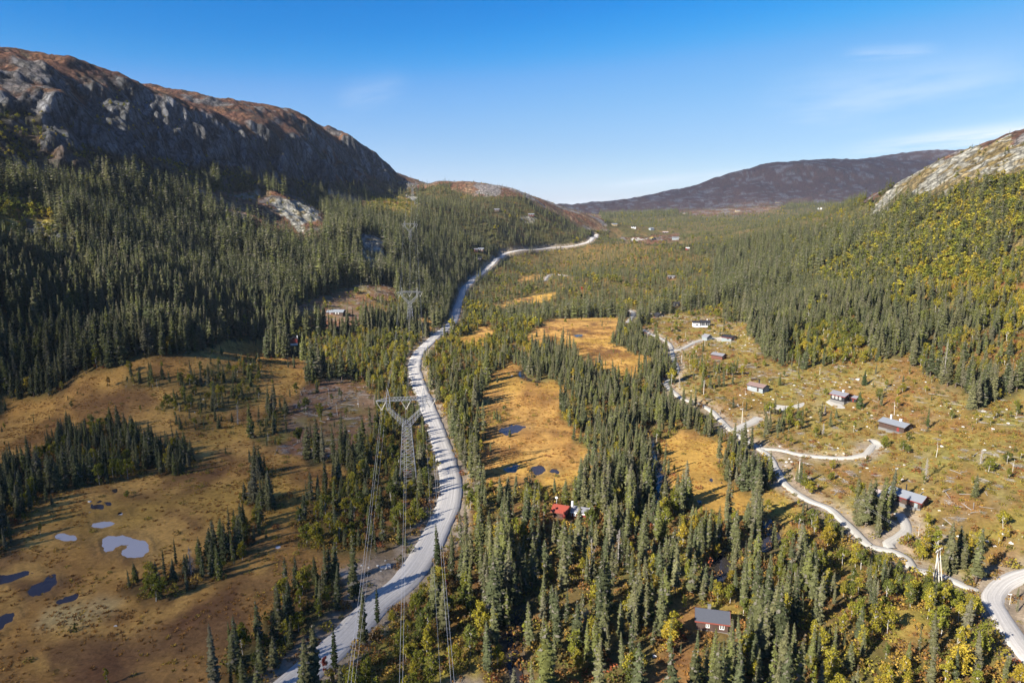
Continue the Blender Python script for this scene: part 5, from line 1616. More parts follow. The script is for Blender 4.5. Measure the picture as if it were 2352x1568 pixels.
# ------------------------------------------------------------------ foliage materials
def leaf_mat(name, lo, hi, grey_at=None, grey=(.20, .185, .155), trans=0.25, hue_alt=None):
    m = bpy.data.materials.new(name)
    m.use_nodes = True
    MATS[name] = m
    N, L = m.node_tree.nodes, m.node_tree.links
    for n in list(N): N.remove(n)
    out = N.new('ShaderNodeOutputMaterial')
    at = N.new('ShaderNodeAttribute'); at.attribute_type = 'INSTANCER'; at.attribute_name = 'tint'
    geo = N.new('ShaderNodeNewGeometry')
    mr = N.new('ShaderNodeMapRange'); mr.inputs['To Min'].default_value = lo; mr.inputs['To Max'].default_value = hi
    L.new(geo.outputs['Random Per Island'], mr.inputs['Value'])
    sc = N.new('ShaderNodeVectorMath'); sc.operation = 'SCALE'
    L.new(at.outputs['Vector'], sc.inputs[0]); L.new(mr.outputs[0], sc.inputs['Scale'])
    col = sc.outputs[0]
    if grey_at is not None:
        # dead, lichen grown twigs: a share of the pieces, picked by a second hash of their number
        m1 = N.new('ShaderNodeMath'); m1.operation = 'MULTIPLY'; m1.inputs[1].default_value = 37.7
        L.new(geo.outputs['Random Per Island'], m1.inputs[0])
        m2 = N.new('ShaderNodeMath'); m2.operation = 'FRACT'; L.new(m1.outputs[0], m2.inputs[0])
        m3 = N.new('ShaderNodeMath'); m3.operation = 'GREATER_THAN'; m3.inputs[1].default_value = grey_at
        L.new(m2.outputs[0], m3.inputs[0])
        mx = N.new('ShaderNodeMix'); mx.data_type = 'RGBA'
        L.new(m3.outputs[0], mx.inputs['Factor']); L.new(col, mx.inputs['A']); mx.inputs['B'].default_value = (*grey, 1)
        col = mx.outputs['Result']
    df = N.new('ShaderNodeBsdfDiffuse'); tr = N.new('ShaderNodeBsdfTranslucent')
    L.new(col, df.inputs['Color']); L.new(col, tr.inputs['Color'])
    mix = N.new('ShaderNodeMixShader'); mix.inputs[0].default_value = trans
    L.new(df.outputs[0], mix.inputs[1]); L.new(tr.outputs[0], mix.inputs[2])
    L.new(mix.outputs[0], out.inputs['Surface'])
    return m


leaf_mat('spruce_needles', 0.60, 1.45, 0.93, (.18, .165, .13), trans=0.25)
leaf_mat('birch_leaves', 0.60, 1.40, 0.93, (.16, .13, .10), trans=0.35)
leaf_mat('undergrowth', 0.6, 1.4, 0.85, (.17, .12, .07), trans=0.3)
leaf_mat('dead_twigs', 0.7, 1.3, trans=0.0)
BARK = simple_mat('spruce_bark', (.10, .075, .06), 0.95, 0.3, 4.0)
BIRCHBARK = simple_mat('birch_bark', (.52, .50, .46), 0.85, 0.35, 3.0, vec_scale=(2, 2, 6))
GREYWOOD = simple_mat('dead_wood', (.27, .245, .22), 0.9, 0.25, 2.0)
STONE = simple_mat('pale_stone', (.47, .45, .42), 0.9, 0.22, 1.6)


def np_mesh(name, V, F, mat):
    return mesh_from(name, np.array(V), np.array(F), mat, smooth=False)


def spruce_crown(seed, H, Rm, whorls, per, twigs, bare=0.06, gap=0.1):
    g = random.Random(seed)
    V, F = [], []

    def tri(a, b, c):
        n = len(V); V.extend([a, b, c]); F.append((n, n + 1, n + 2))
    lean = (g.uniform(-.3, .3), g.uniform(-.3, .3))
    for i in range(whorls):
        t = (i + g.uniform(-.3, .3)) / whorls
        z = H * (bare + (0.985 - bare) * max(0, min(1, t)) ** 0.94)
        f = 1 - z / H
        Rz = Rm * (f ** 0.72) * (1.12 - 0.35 * f) * g.uniform(0.72, 1.16) + 0.10
        if z < H * 0.2: Rz *= g.uniform(0.6, 1.0)
        n = max(3, int(per * (0.55 + 0.6 * f)))
        a0 = g.uniform(0, 6.28)
        for j in range(n):
            if g.random() < gap: continue
            an = a0 + 6.283 * j / n + g.uniform(-.35, .35)
            Lb = Rz * g.uniform(0.62, 1.18)
            c, s = math.cos(an), math.sin(an)
            cx, cy = lean[0] * (z / H) ** 2, lean[1] * (z / H) ** 2
            drop = Lb * g.uniform(0.22, 0.55)
            w = Lb * g.uniform(0.26, 0.40) + 0.05

            def P(r, side, dz):
                return (cx + c * r - s * side, cy + s * r + c * side, z + dz)
            A, B, T = P(0.04 * Lb, 0, Lb * 0.10), P(Lb * 0.55, 0, -drop * 0.40), P(Lb, g.uniform(-.1, .1) * Lb, -drop * g.uniform(0.7, 1.05))
            Lf, Rt = P(Lb * 0.52, w, -drop * 0.40 - w * 0.7), P(Lb * 0.52, -w, -drop * 0.40 - w * 0.7)
            k = len(V)
            V.extend([A, B, T, Lf, Rt])
            F.extend([(k, k + 1, k + 3), (k + 3, k + 1, k + 2), (k, k + 4, k + 1), (k + 4, k + 2, k + 1)])
            for q in range(twigs):
                r0 = Lb * g.uniform(0.3, 0.95); sd = g.uniform(-.8, .8) * w; dz = -drop * (r0 / Lb) * 0.8
                hw2 = Lb * g.uniform(.07, .15)
                a2 = g.uniform(-1, 1)
                tri(P(r0 - hw2, sd - hw2 * a2, dz), P(r0 + hw2, sd + hw2 * a2, dz), P(r0 + g.uniform(-.05, .1) * Lb, sd * 1.2, dz - Lb * g.uniform(.18, .42)))
    # leader
    tri((lean[0] - .08, lean[1], H * 0.955), (lean[0] + .08, lean[1], H * 0.955), (lean[0], lean[1], H * 1.01))
    tri((lean[0], lean[1] - .08, H * 0.955), (lean[0], lean[1] + .08, H * 0.955), (lean[0], lean[1], H * 1.01))
    return V, F


def trunk_mesh(name, H, r, mat, bend=0.0, limbs=(), sides=6):
    b = MB()
    n = 4
    pts = [(bend * math.sin(2.5 * i / n) * 1.0, bend * 0.6 * math.sin(1.7 * i / n), -0.6 + (H + 0.6) * i / n) for i in range(n + 1)]
    for i in range(n):
        b.bar(pts[i], pts[i + 1], r * (1 - 0.85 * i / n), r * (1 - 0.85 * (i + 1) / n), sides=sides, cap=(i == n - 1))
    for a, c, r0 in limbs:
        b.bar(a, c, r0, r0 * 0.4, sides=4, cap=False)
    return b.mesh(name, mat)


def birch_parts(seed, H, rx, leaves, lsize, blobs):
    g = random.Random(seed)
    V, F, limbs = [], [], []
    cz, rz = H * 0.56, H * 0.43
    cs = []
    for i in range(blobs):
        u = g.uniform(-1, 1); an = g.uniform(0, 6.28); rr = g.uniform(0.35, 0.95)
        q = math.sqrt(1 - u * u)
        wid = rx * (1.0 - 0.35 * max(0, u))
        c = Vector((math.cos(an) * q * wid * rr, math.sin(an) * q * wid * rr, cz + u * rz * rr))
        cs.append((c, g.uniform(0.26, 0.60) * rx))
        if i % 2 == 0:
            zb = max(H * 0.22, c.z - H * g.uniform(.14, .26))
            limbs.append(((0, 0, zb), tuple(c), 0.028 + H * 0.002))
    for i in range(leaves):
        c, s = cs[g.randrange(len(cs))]
        d = Vector((g.gauss(0, 1), g.gauss(0, 1), g.gauss(0, 0.9)))
        d = d.normalized() * s * (g.random() ** 0.5)
        p = c + d
        nrm = (Vector((g.gauss(0, 1), g.gauss(0, 1), g.gauss(0, 1))) + d.normalized() * 0.9 + Vector((0, 0, .5))).normalized()
        a = nrm.orthogonal().normalized(); b = nrm.cross(a)
        th = g.uniform(0, 6.28); a, b = a * math.cos(th) + b * math.sin(th), b * math.cos(th) - a * math.sin(th)
        w, h = lsize * g.uniform(.6, 1.3), lsize * g.uniform(.5, 1.0)
        n = len(V)
        V.extend([tuple(p - a * w), tuple(p - b * h * 0.8 + a * w * .1), tuple(p + a * w), tuple(p + b * h)])
        F.append((n, n + 1, n + 2, n + 3))
    return V, F, limbs


def shrub_mesh(name, seed, n, rad, hgt, ls):
    g = random.Random(seed)
    V, F = [], []
    for i in range(n):
        an = g.uniform(0, 6.28); r = rad * math.sqrt(g.random()); z = hgt * g.random() * (1 - 0.6 * (r / rad) ** 2)
        p = Vector((math.cos(an) * r, math.sin(an) * r, z + 0.05))
        nrm = Vector((g.gauss(0, .7), g.gauss(0, .7), g.uniform(.2, 1))).normalized()
        a = nrm.orthogonal().normalized(); b = nrm.cross(a)
        th = g.uniform(0, 6.28); a, b = a * math.cos(th) + b * math.sin(th), b * math.cos(th) - a * math.sin(th)
        w = ls * g.uniform(.6, 1.4)
        k = len(V)
        V.extend([tuple(p - a * w), tuple(p - b * w * .7), tuple(p + a * w), tuple(p + b * w * .7)])
        F.append((k, k + 1, k + 2, k + 3))
    return np_mesh(name, V, F, MATS['undergrowth'])


NB = 'spruce_needles'
SP = []      # near spruces: crown mesh, trunk mesh, height
for i, (H, Rm, wh, per, bare) in enumerate([(15, 2.1, 40, 9, .05), (15, 1.75, 42, 8, .10), (14, 2.5, 36, 10, .04), (16, 1.9, 44, 9, .08), (13, 2.3, 34, 10, .03), (15, 1.5, 40, 8, .14), (11, 2.1, 30, 10, .02), (15, 2.3, 30, 7, .12), (17, 1.6, 34, 7, .06), (14, 2.0, 46, 8, .20)]):
    V, F = spruce_crown(100 + i, H, Rm, wh, per, 3, bare, (0.10 + 0.04 * (i % 3)) if i < 7 else .30)
    SP.append((np_mesh('spruce_crown', V, F, MATS[NB]), trunk_mesh('spruce_trunk', H * 0.97, 0.20, BARK), H))
SPF = []     # far spruces: one mesh each
for i, (H, Rm) in enumerate([(14, 2.0), (14, 1.65), (14, 2.4), (14, 1.85)]):
    V, F = spruce_crown(300 + i, H, Rm, 17, 6, 1, .05, 0.06)
    SPF.append(np_mesh('far_spruce', V, F, MATS[NB]))
BI = []
for i, (H, rx, nl, bl) in enumerate([(8, 1.6, 1300, 22), (9, 1.4, 1250, 20), (7, 1.85, 1300, 20), (8, 1.15, 1000, 16), (6, 1.6, 1100, 16), (9, 1.95, 1500, 26)]):
    V, F, limbs = birch_parts(500 + i, H, rx, nl, 0.205, bl)
    BI.append((np_mesh('birch_crown', V, F, MATS['birch_leaves']), trunk_mesh('birch_trunk', H * 0.85, 0.065, BIRCHBARK, 0.25, limbs, 6), H))
BIF = []
for i, (H, rx) in enumerate([(8, 1.9), (8, 1.5), (7, 2.1)]):
    V, F, limbs = birch_parts(600 + i, H, rx, 150, 0.55, 10)
    BIF.append(np_mesh('far_birch', V, F, MATS['birch_leaves']))
SH = [shrub_mesh('shrub', 700 + i, n, r, h, ls) for i, (n, r, h, ls) in enumerate([(70, .9, .9, .15), (60, 1.2, .6, .16), (80, .8, 1.5, .16), (50, 1.0, .35, .14)])]


def dead_spruce(seed, H, Rm):
    g = random.Random(seed)
    b = MB()
    b.bar((0, 0, -.5), (0, 0, H * .5), .17, .12, 6); b.bar((0, 0, H * .5), (g.uniform(-.2, .2), 0, H), .12, .03, 6)
    for i in range(60):
        z = H * g.uniform(.1, .96); an = g.uniform(0, 6.28); l = Rm * (1 - z / H) ** .7 * g.uniform(.4, 1.1) + .15
        e = (math.cos(an) * l, math.sin(an) * l, z - l * g.uniform(.1, .5))
        b.bar((0, 0, z), e, .035, .012, 3, cap=False)
        for q in range(3):
            f = g.uniform(.4, 1); p = (e[0] * f, e[1] * f, z + (e[2] - z) * f)
            b.bar(p, (p[0] + g.uniform(-.3, .3), p[1] + g.uniform(-.3, .3), p[2] - g.uniform(.2, .6)), .02, .008, 3, cap=False)
    return b


def stone_mesh(seed, r):
    g = random.Random(seed)
    import bmesh
    bm = bmesh.new()
    bmesh.ops.create_icosphere(bm, subdivisions=2, radius=r)
    for v in bm.verts:
        d = v.co.normalized()
        k = 0.75 + 0.5 * g.random() * 0.6 + 0.2 * math.sin(3 * d.x + seed) * math.cos(4 * d.y + seed)
        v.co = Vector((d.x * r * k * 1.25, d.y * r * k, d.z * r * k * 0.62 + r * 0.25))
    m = bpy.data.meshes.new('boulder')
    bm.to_mesh(m); bm.free()
    m.materials.append(STONE)
    return m


def log_mesh(seed, L):
    g = random.Random(seed)
    b = MB()
    b.bar((-L / 2, 0, .16), (L / 2, g.uniform(-.3, .3), .20), .15, .08, 6)
    for i in range(5):
        x = g.uniform(-.3, .48) * L
        b.bar((x, 0, .18), (x + g.uniform(.1, .6), g.uniform(-.7, .7), g.uniform(.3, .9)), .04, .015, 4, cap=False)
    return b.mesh('log', GREYWOOD)


def brush_mesh(seed):
    g = random.Random(seed)
    b = MB()
    for i in range(22):
        an = g.uniform(0, 3.14); l = g.uniform(.5, 1.6); x, y = g.uniform(-1, 1), g.uniform(-1, 1); z = g.uniform(.05, .45)
        b.bar((x - math.cos(an) * l, y - math.sin(an) * l, z), (x + math.cos(an) * l, y + math.sin(an) * l, z + g.uniform(-.1, .35)), .045, .02, 3, cap=False)
    return b.mesh('brushwood', GREYWOOD)


# ------------------------------------------------------------------ where the trees stand
#          spruce birch shrub  spruce_h birch_h
DENS = {'forest': (.66, .09, .25, 13.0, 8.5), 'bog': (.010, .010, .06, 4.5, 3), 'clear': (.012, .048, .60, 6.0, 4.6), 'slash': (.03, .03, .16, 7, 5.5), 'heath': (.03, .03, .12, 6, 4),
        'rock': (.010, .02, .05, 5, 4), 'cliff': (.015, .04, 0, 5, 4), 'meadow': (.02, .03, .30, 7, 5), 'birch': (.09, .60, .90, 10, 6.0), 'mixed': (.24, .42, .80, 8.0, 5.8),
        'brown': (.010, .008, .05, 5, 3.5), 'stand': (.62, .28, .60, 9.0, 6.5), 'moor': (0, 0, 0, 5, 4), 'scrub': (.22, .40, 0, 5.5, 4.0), 'farwood': (.42, .12, .1, 9, 7),
        'bogscrub': (.14, .10, .55, 5, 3.5), 'sparse': (.24, .22, .60, 7.5, 5.5), 'roadside': (.02, .05, .30, 5, 4), 'reed': (0, 0, 0, 4, 3),
        'nearwood': (.40, .22, .75, 12.4, 6.0), 'belt': (.60, .16, .45, 9.0, 6.0), 'midwood': (.42, .28, .3, 9.0, 6.5)}
DT = np.array([DENS[n] for n in ZN])
LINES = [(pts, wid / 2 + 1.6) for _, _, wid, pts, _ in ROADW] + [(pts, wid / 2 + 0.1) for wid, pts, _ in STREAMW]
EX = np.vstack([p for p, _ in LINES]); EXR = np.concatenate([np.full(len(p), r) for p, r in LINES])
CELL = 6.0
EXG = {}
for k, (x, y) in enumerate(EX):
    EXG.setdefault((int(x // CELL), int(y // CELL)), []).append(k)
CLR = CLEAR + [(p[0], p[1], 4.5) for p in PYL]
for lab, poly, lev in POOLW:
    q = np.array([((lev - CAM_H) / ray(u, v)[2] * ray(u, v)[0], (lev - CAM_H) / ray(u, v)[2] * ray(u, v)[1]) for u, v in poly])
    CLR.append((q[:, 0].mean(), q[:, 1].mean(), float(np.ptp(q[:, 0]) * 0.5 + 1)))
for nm, poly in YARDS:
    q = np.array([ground_hit(u, v)[:2] for u, v in poly])
    CLR.append((q[:, 0].mean(), q[:, 1].mean(), float(np.ptp(q[:, 0]) * 0.5 + 1)))


def free_mask(x, y, grow=0.0):
    ok = np.ones(len(x), bool)
    for cx, cy, r in CLR:
        ok &= (x - cx) ** 2 + (y - cy) ** 2 > (r + grow) ** 2
    cxs, cys = np.floor(x / CELL).astype(int), np.floor(y / CELL).astype(int)
    for i in range(len(x)):
        if not ok[i]: continue
        for dx in (-1, 0, 1):
            for dy in (-1, 0, 1):
                for k in EXG.get((cxs[i] + dx, cys[i] + dy), ()):
                    if (EX[k, 0] - x[i]) ** 2 + (EX[k, 1] - y[i]) ** 2 < (EXR[k] + grow) ** 2:
                        ok[i] = False
                        break
    return ok


def grid_points(y0, y1, s, margin=0.16):
    xm = y1 * (0.75 + margin) + 60
    gx, gy = np.meshgrid(np.arange(-xm, xm, s), np.arange(y0, y1, s))
    gx = gx.ravel() + RNG.uniform(-.46, .46, gx.size) * s
    gy = gy.ravel() + RNG.uniform(-.46, .46, gy.size) * s
    m = np.abs(gx) < gy * (0.75 + margin) + 55
    gx, gy = gx[m], gy[m]
    gz = height(gx, gy)
    u, v, d = project(gx, gy, gz)
    m = (v < 1568 + 420) & (v > 0)
    return gx[m], gy[m], gz[m]


# the photograph looks onto the roads, brooks and cabins from above: trees in front of them stay low
VM = np.zeros((784, 1176), np.int8); VD = np.zeros((784, 1176), np.float32)


def vfill(quad, code, depth):
    q = [(a / 2, b / 2) for a, b in quad]
    xs = [a for a, _ in q]; ys = [b for _, b in q]
    i0, i1 = max(0, int(min(xs))), min(1176, int(max(xs)) + 2)
    j0, j1 = max(0, int(min(ys))), min(784, int(max(ys)) + 2)
    if i0 >= i1 or j0 >= j1: return
    jj, ii = np.mgrid[j0:j1, i0:i1]
    m = pip(ii + .01, jj + .01, q)
    VM[j0:j1, i0:i1][m] = code; VD[j0:j1, i0:i1][m] = depth


def vline(pts, zz, wid, code):
    T = np.gradient(pts, axis=0); T /= np.linalg.norm(T, axis=1)[:, None]
    A = pts + np.stack([T[:, 1], -T[:, 0]], 1) * wid / 2; B = pts - np.stack([T[:, 1], -T[:, 0]], 1) * wid / 2
    ua, va, da = project(A[:, 0], A[:, 1], zz); ub, vb, db = project(B[:, 0], B[:, 1], zz)
    for i in range(len(pts) - 1):
        if da[i] > 40:
            vfill([(ua[i], va[i]), (ua[i + 1], va[i + 1]), (ub[i + 1], vb[i + 1]), (ub[i], vb[i])], code, da[i])


for k, (role, name, wid, pts, zz) in enumerate(ROADW):
    vline(pts, zz, wid, 1 if wid > 7 else 2)
for wid, pts, zz in STREAMW:
    vline(pts, zz, wid, 4)
for lab, poly, lev in POOLW:
    vfill(poly, 5, float(project(0, (lev - CAM_H) / ray(*poly[0])[2] * ray(*poly[0])[1], lev)[2]))
for g, keep in BOXES:
    u, v, d = project(*g)
    w = keep * .75 * FPX / d
    vfill([(u - w, v + 2), (u + w, v + 2), (u + w, v - 4.2 * FPX / d), (u - w, v - 4.2 * FPX / d)], 3, d - 2)
KEEP_OPEN = np.array([0, 1.01, .85, .9, .35, .9])


def limit(x, y, z, h):
    n = len(x)
    if n == 0: return h
    frac = np.full(n, 9.0); dice = RNG.random(n)
    u0, v0, d0 = project(x, y, z)
    for k in np.linspace(1.05, .1, 20):
        for sx in (-1, 0, 1):
            u, v, d = project(x + sx * 1.2 * (1.15 - k), y, z + h * k)
            i, j = (u / 2).astype(int), (v / 2).astype(int)
            ok = (i >= 0) & (i < 1176) & (j >= 0) & (j < 784)
            i, j = np.clip(i, 0, 1175), np.clip(j, 0, 783)
            c = np.where(ok, VM[j, i], 0)
            hit = (c > 0) & (VD[j, i] > d0 + .5) & (dice < KEEP_OPEN[c])
            frac = np.where(hit, k, frac)
    return np.where(frac < 5, h * frac * .92, h)


TREES = []        # kind, x, y, z, h, variant, rot, tint
S_, B_, U_ = [], [], []
for y0, y1, s in ((84, 330, 2.75), (330, 620, 2.95), (620, 1000, 3.9), (1000, 1700, 5.2), (1700, 3200, 8.5)):
    x, y, z = grid_points(y0, y1, s)
    zn = zone_at(x, y, z, 0.8)
    ps, pb, pu, hs, hb = DT[zn].T
    cl1 = fbm(x, y, 19, 3, 201); cl2 = fbm(x, y, 8, 2, 203)
    clump = np.clip(0.15 + 1.75 * (sstep(0.30, 0.72, cl1 * 0.55 + cl2 * 0.45)), 0, 1.7)
    dense = zn == ZI['forest']
    packed = np.isin(zn, [ZI['stand'], ZI['belt'], ZI['nearwood']])
    clump = np.where(dense, np.where(y < 560, 0.72 + 0.42 * clump, .42 + .62 * clump), np.where(packed, .4 + .7 * clump, clump))
    area = (s / 2.85) ** 2
    r = RNG.random(len(x))
    uu_ = project(x, y, z)[0]
    ps = np.where((z > 30) & (x > 60) & dense, ps * (.70 - .28 * sstep(1800, 2150, uu_)), ps)
    psx = np.clip(ps * clump * min(area, 2.2), 0, .96)
    pbx = np.clip(pb * (0.35 + 1.1 * fbm(x, y, 15, 3, 207)) * 1.15 * min(area, 2.0), 0, .9)
    hill = (z > 30) & (x > 60) & dense
    pbx = np.where(hill, 0.30 + 0.62 * sstep(0.45, 0.62, fbm(x, y, 45, 3, 209)), pbx)
    mS = r < psx
    mB = (~mS) & (RNG.random(len(x)) < pbx)
    big = 1.0 + 0.30 * sstep(-60, -140, x) * sstep(250, 380, y) * dense
    hS = hs * big * (0.45 + 0.82 * RNG.random(len(x)) ** 0.85) * (0.78 + 0.45 * fbm(x, y, 30, 3, 211))
    hB = hb * (0.55 + 0.75 * RNG.random(len(x))) * (0.8 + 0.4 * fbm(x, y, 24, 3, 213))
    k_ = 1 - .22 * sstep(700, 1000, y) - .16 * sstep(1080, 1200, y) + .42 * (y > 1700)
    hS *= k_ * np.where(y > 560, RNG.uniform(.62, 1.5, len(x)), 1); hB *= k_
    if y0 < 650:
        okm = np.zeros(len(x), bool)
        sel = np.flatnonzero(mS | mB)
        okm[sel] = free_mask(x[sel], y[sel])
        mS &= okm; mB &= okm
    elif y0 < 1700:
        sel = np.flatnonzero(mS | mB); okm = np.zeros(len(x), bool); okm[sel] = free_mask(x[sel], y[sel], 1.5); mS &= okm; mB &= okm
    if y0 < 1700:
        hS[mS] = limit(x[mS], y[mS], z[mS], hS[mS]); hB[mB] = limit(x[mB], y[mB], z[mB], hB[mB])
        mS &= hS > 2.2; mB &= hB > 1.6
    S_.append(np.stack([x[mS], y[mS], z[mS], hS[mS], zn[mS]], 1))
    B_.append(np.stack([x[mB], y[mB], z[mB], hB[mB], zn[mB]], 1))
    if y0 < 620:
        for rep in range(2 if y0 < 330 else 1):
            ux, uy = x + RNG.uniform(-1.3, 1.3, len(x)), y + RNG.uniform(-1.3, 1.3, len(x))
            mu = RNG.random(len(x)) < pu * (0.5 + fbm(ux, uy, 10, 3, 215))
            ux, uy = ux[mu], uy[mu]
            ok = free_mask(ux, uy, -1.2)
            U_.append(np.stack([ux[ok], uy[ok], height(ux[ok], uy[ok]), np.ones(ok.sum()), zn[mu][ok]], 1))
S_, B_, U_ = np.vstack(S_), np.vstack(B_), np.vstack(U_)


def pick(n, table, w):
    t = np.array(table)
    i = RNG.choice(len(t), n, p=np.array(w) / sum(w))
    return t[i], i


def spruce_tint(S):
    n = len(S)
    c, i = pick(n, [(.062, .070, .034), (.086, .090, .040), (.106, .104, .050), (.104, .110, .036), (.118, .112, .068)], [3, 4, 2.2, 2, .9])
    k = (0.8 + 0.4 * RNG.random(n))[:, None]
    names = np.array(['dark green', 'green', 'olive green', 'bright green', 'grey green'])[i]
    return c * k * 1.18, names


def birch_tint(B):
    n = len(B)
    zn = B[:, 4].astype(int)
    patch_ = fbm(B[:, 0], B[:, 1], 28, 3, 221)
    q = RNG.random(n) * 0.75 + patch_ * 0.55 - 0.14
    tab = np.array([(.115, .130, .030), (.185, .190, .030), (.27, .235, .030), (.35, .265, .035), (.34, .19, .04), (.30, .055, .03)])
    nm = np.array(['dull green', 'fresh green', 'yellow green', 'golden yellow', 'orange', 'red'])
    i = np.digitize(q, [0.30, 0.52, 0.84, 1.0, 9.0])
    return tab[i] * (0.8 + 0.4 * RNG.random(n))[:, None], nm[i]


ST, SN = spruce_tint(S_)
BT, BN = birch_tint(B_)


# ------------------------------------------------------------------ scattered stuff: one object made of a point cloud and instances
def scatter(name, label, P, rot, scl, idx, tint, meshes, tilt=None):
    src = bpy.data.collections.new(name + '_kinds')
    for i, me in enumerate(meshes):
        parts = me if isinstance(me, tuple) else (me,)
        o = bpy.data.objects.new('%s_kind_%02d' % (name, i), parts[0])
        src.objects.link(o)
    m = bpy.data.meshes.new(name)
    n = len(P)
    m.vertices.add(n)
    m.vertices.foreach_set('co', np.asarray(P, np.float32).ravel())
    def att(nm, typ, key, val):
        a = m.attributes.new(nm, typ, 'POINT'); a.data.foreach_set(key, val)
    R3 = np.zeros((n, 3), np.float32); R3[:, 2] = rot
    R3[:, 0] = RNG.normal(0, .03, n); R3[:, 1] = RNG.normal(0, .03, n)
    att('turn', 'FLOAT_VECTOR', 'vector', R3.ravel())
    att('size', 'FLOAT_VECTOR', 'vector', np.asarray(scl, np.float32).ravel())
    att('kind', 'INT', 'value', np.asarray(idx, np.int32))
    att('tint', 'FLOAT_VECTOR', 'vector', np.asarray(tint, np.float32).ravel())
    ng = bpy.data.node_groups.new(name, 'GeometryNodeTree')
    ng.interface.new_socket('Geometry', in_out='INPUT', socket_type='NodeSocketGeometry')
    ng.interface.new_socket('Geometry', in_out='OUTPUT', socket_type='NodeSocketGeometry')
    N, L = ng.nodes, ng.links
    gi, go = N.new('NodeGroupInput'), N.new('NodeGroupOutput')
    ip = N.new('GeometryNodeInstanceOnPoints')
    ci = N.new('GeometryNodeCollectionInfo')
    ci.inputs['Collection'].default_value = src
    ci.inputs['Separate Children'].default_value = True
    ci.inputs['Reset Children'].default_value = True
    L.new(gi.outputs[0], ip.inputs['Points']); L.new(ci.outputs[0], ip.inputs['Instance'])
    ip.inputs['Pick Instance'].default_value = True
    for nm, typ, sock in (('kind', 'INT', 'Instance Index'), ('turn', 'FLOAT_VECTOR', 'Rotation'), ('size', 'FLOAT_VECTOR', 'Scale')):
        na = N.new('GeometryNodeInputNamedAttribute'); na.data_type = typ; na.inputs['Name'].default_value = nm
        L.new(na.outputs['Attribute'], ip.inputs[sock])
    L.new(ip.outputs[0], go.inputs[0])
    o = link(name, m)
    md = o.modifiers.new('scatter', 'NODES'); md.node_group = ng
    tag(o, label, kind='stuff')
    return o


def joined(crown, trunk, name):
    """crown and trunk of a tree as one mesh with two materials, for the scattered far ones"""
    m = bpy.data.meshes.new(name)
    V = np.empty((len(crown.vertices) + len(trunk.vertices)) * 3, np.float32)
    a = np.empty(len(crown.vertices) * 3, np.float32); crown.vertices.foreach_get('co', a)
    b = np.empty(len(trunk.vertices) * 3, np.float32); trunk.vertices.foreach_get('co', b)
    nv = len(crown.vertices)
    F = [tuple(p.vertices) for p in crown.polygons] + [tuple(i + nv for i in p.vertices) for p in trunk.polygons]
    m.from_pydata(np.concatenate([a, b]).reshape(-1, 3), [], F)
    m.materials.append(crown.materials[0]); m.materials.append(trunk.materials[0])
    m.polygons.foreach_set('material_index', [0] * len(crown.polygons) + [1] * len(trunk.polygons))
    m.update()
    return m


# pick the trees that show largest
def show_rank(T, kmax=300):
    u, v, d = project(T[:, 0], T[:, 1], T[:, 2])
    ut, vt, dt = project(T[:, 0], T[:, 1], T[:, 2] + T[:, 3])
    px = (v - vt)
    inview = (u > 5) & (u < 2347) & (vt < 1525) & (vt > 0)
    px = np.where(inview, px, 0)
    order = np.argsort(-px)[:kmax]
    return order, u, v, px


N_SP, N_BI = 292, 296
so, su, sv, spx = show_rank(S_, N_SP)
bo, bu, bv, bpx = show_rank(B_, N_BI)

# landmarks for the labels
LM = [('the slate roofed cabin', ground_hit(1634, 1436)), ('the bright red roof', ground_hit(1289, 1182)), ('the red trimmed cabin', ground_hit(2084, 1153)),
      ('the twin utility pole', hp), ('the nearest pylon', P1), ('the lamp post', ground_hit(2319, 1388)), ('the reed pool', ground_hit(288, 1253)),
      ('the gravel junction', ground_hit(2265, 1365)), ('the rusty shed', ground_hit(2022, 1149)), ('the road bend', ground_hit(1032, 1140)),
      ('the lower road', ground_hit(782, 1470)), ('the dark river stretch', ground_hit(1515, 1120)), ('the river bend', ground_hit(1700, 1268)),
      ('the purple pools', ground_hit(1238, 1078)), ('the dry reeds', ground_hit(180, 1400)), ('the narrow brook', ground_hit(1182, 1500)),
      ('the corner bottom right', ground_hit(2330, 1540)), ('the bottom edge centre', ground_hit(1420, 1540)), ('the left spruce island', ground_hit(450, 1320)),
      ('the brown clearing', ground_hit(1520, 1420)), ('the yellow glade', ground_hit(1925, 1348)), ('the small meadow', ground_hit(2110, 1440)),
      ('the corner bottom left', ground_hit(60, 1540)), ('the roadside boulders', ground_hit(880, 1304)), ('the blue pools', ground_hit(60, 1325)),
      ('the golden bog', ground_hit(1600, 1090)), ('the cabin drive', ground_hit(2060, 1234))]
LMX = np.array([p[:2] for _, p in LM])
DIRN = ['behind', 'behind and right of', 'right of', 'in front and right of', 'in front of', 'in front and left of', 'left of', 'behind and left of']


def far_word(d):
    return 'close' if d < 6 else 'just' if d < 12 else 'a little' if d < 20 else 'some way' if d < 32 else 'well' if d < 55 else 'far'


def tree_label(kind, x, y, h, tint, sizes, shape, used):
    d = np.hypot(LMX[:, 0] - x, LMX[:, 1] - y)
    size = ('very tall', 'tall', 'mid sized', 'short', 'very short')[int(np.digitize(-h, [-sizes[3], -sizes[2], -sizes[1], -sizes[0]]))]
    lab = None
    for k in np.argsort(d)[:14]:
        an = math.degrees(math.atan2(x - LMX[k, 0], y - LMX[k, 1])) % 360
        dn = DIRN[int((an + 22.5) // 45) % 8]
        lab = f'{size} {shape}{tint} {kind} {far_word(d[k])} {dn} {LM[k][0]}'
        if lab not in used and len(lab.split()) <= 16:
            used.add(lab)
            return lab
    return lab


USED = set()
wid_word = lambda w: 'slender ' if w < .95 else ('broad ' if w > 1.1 else '')


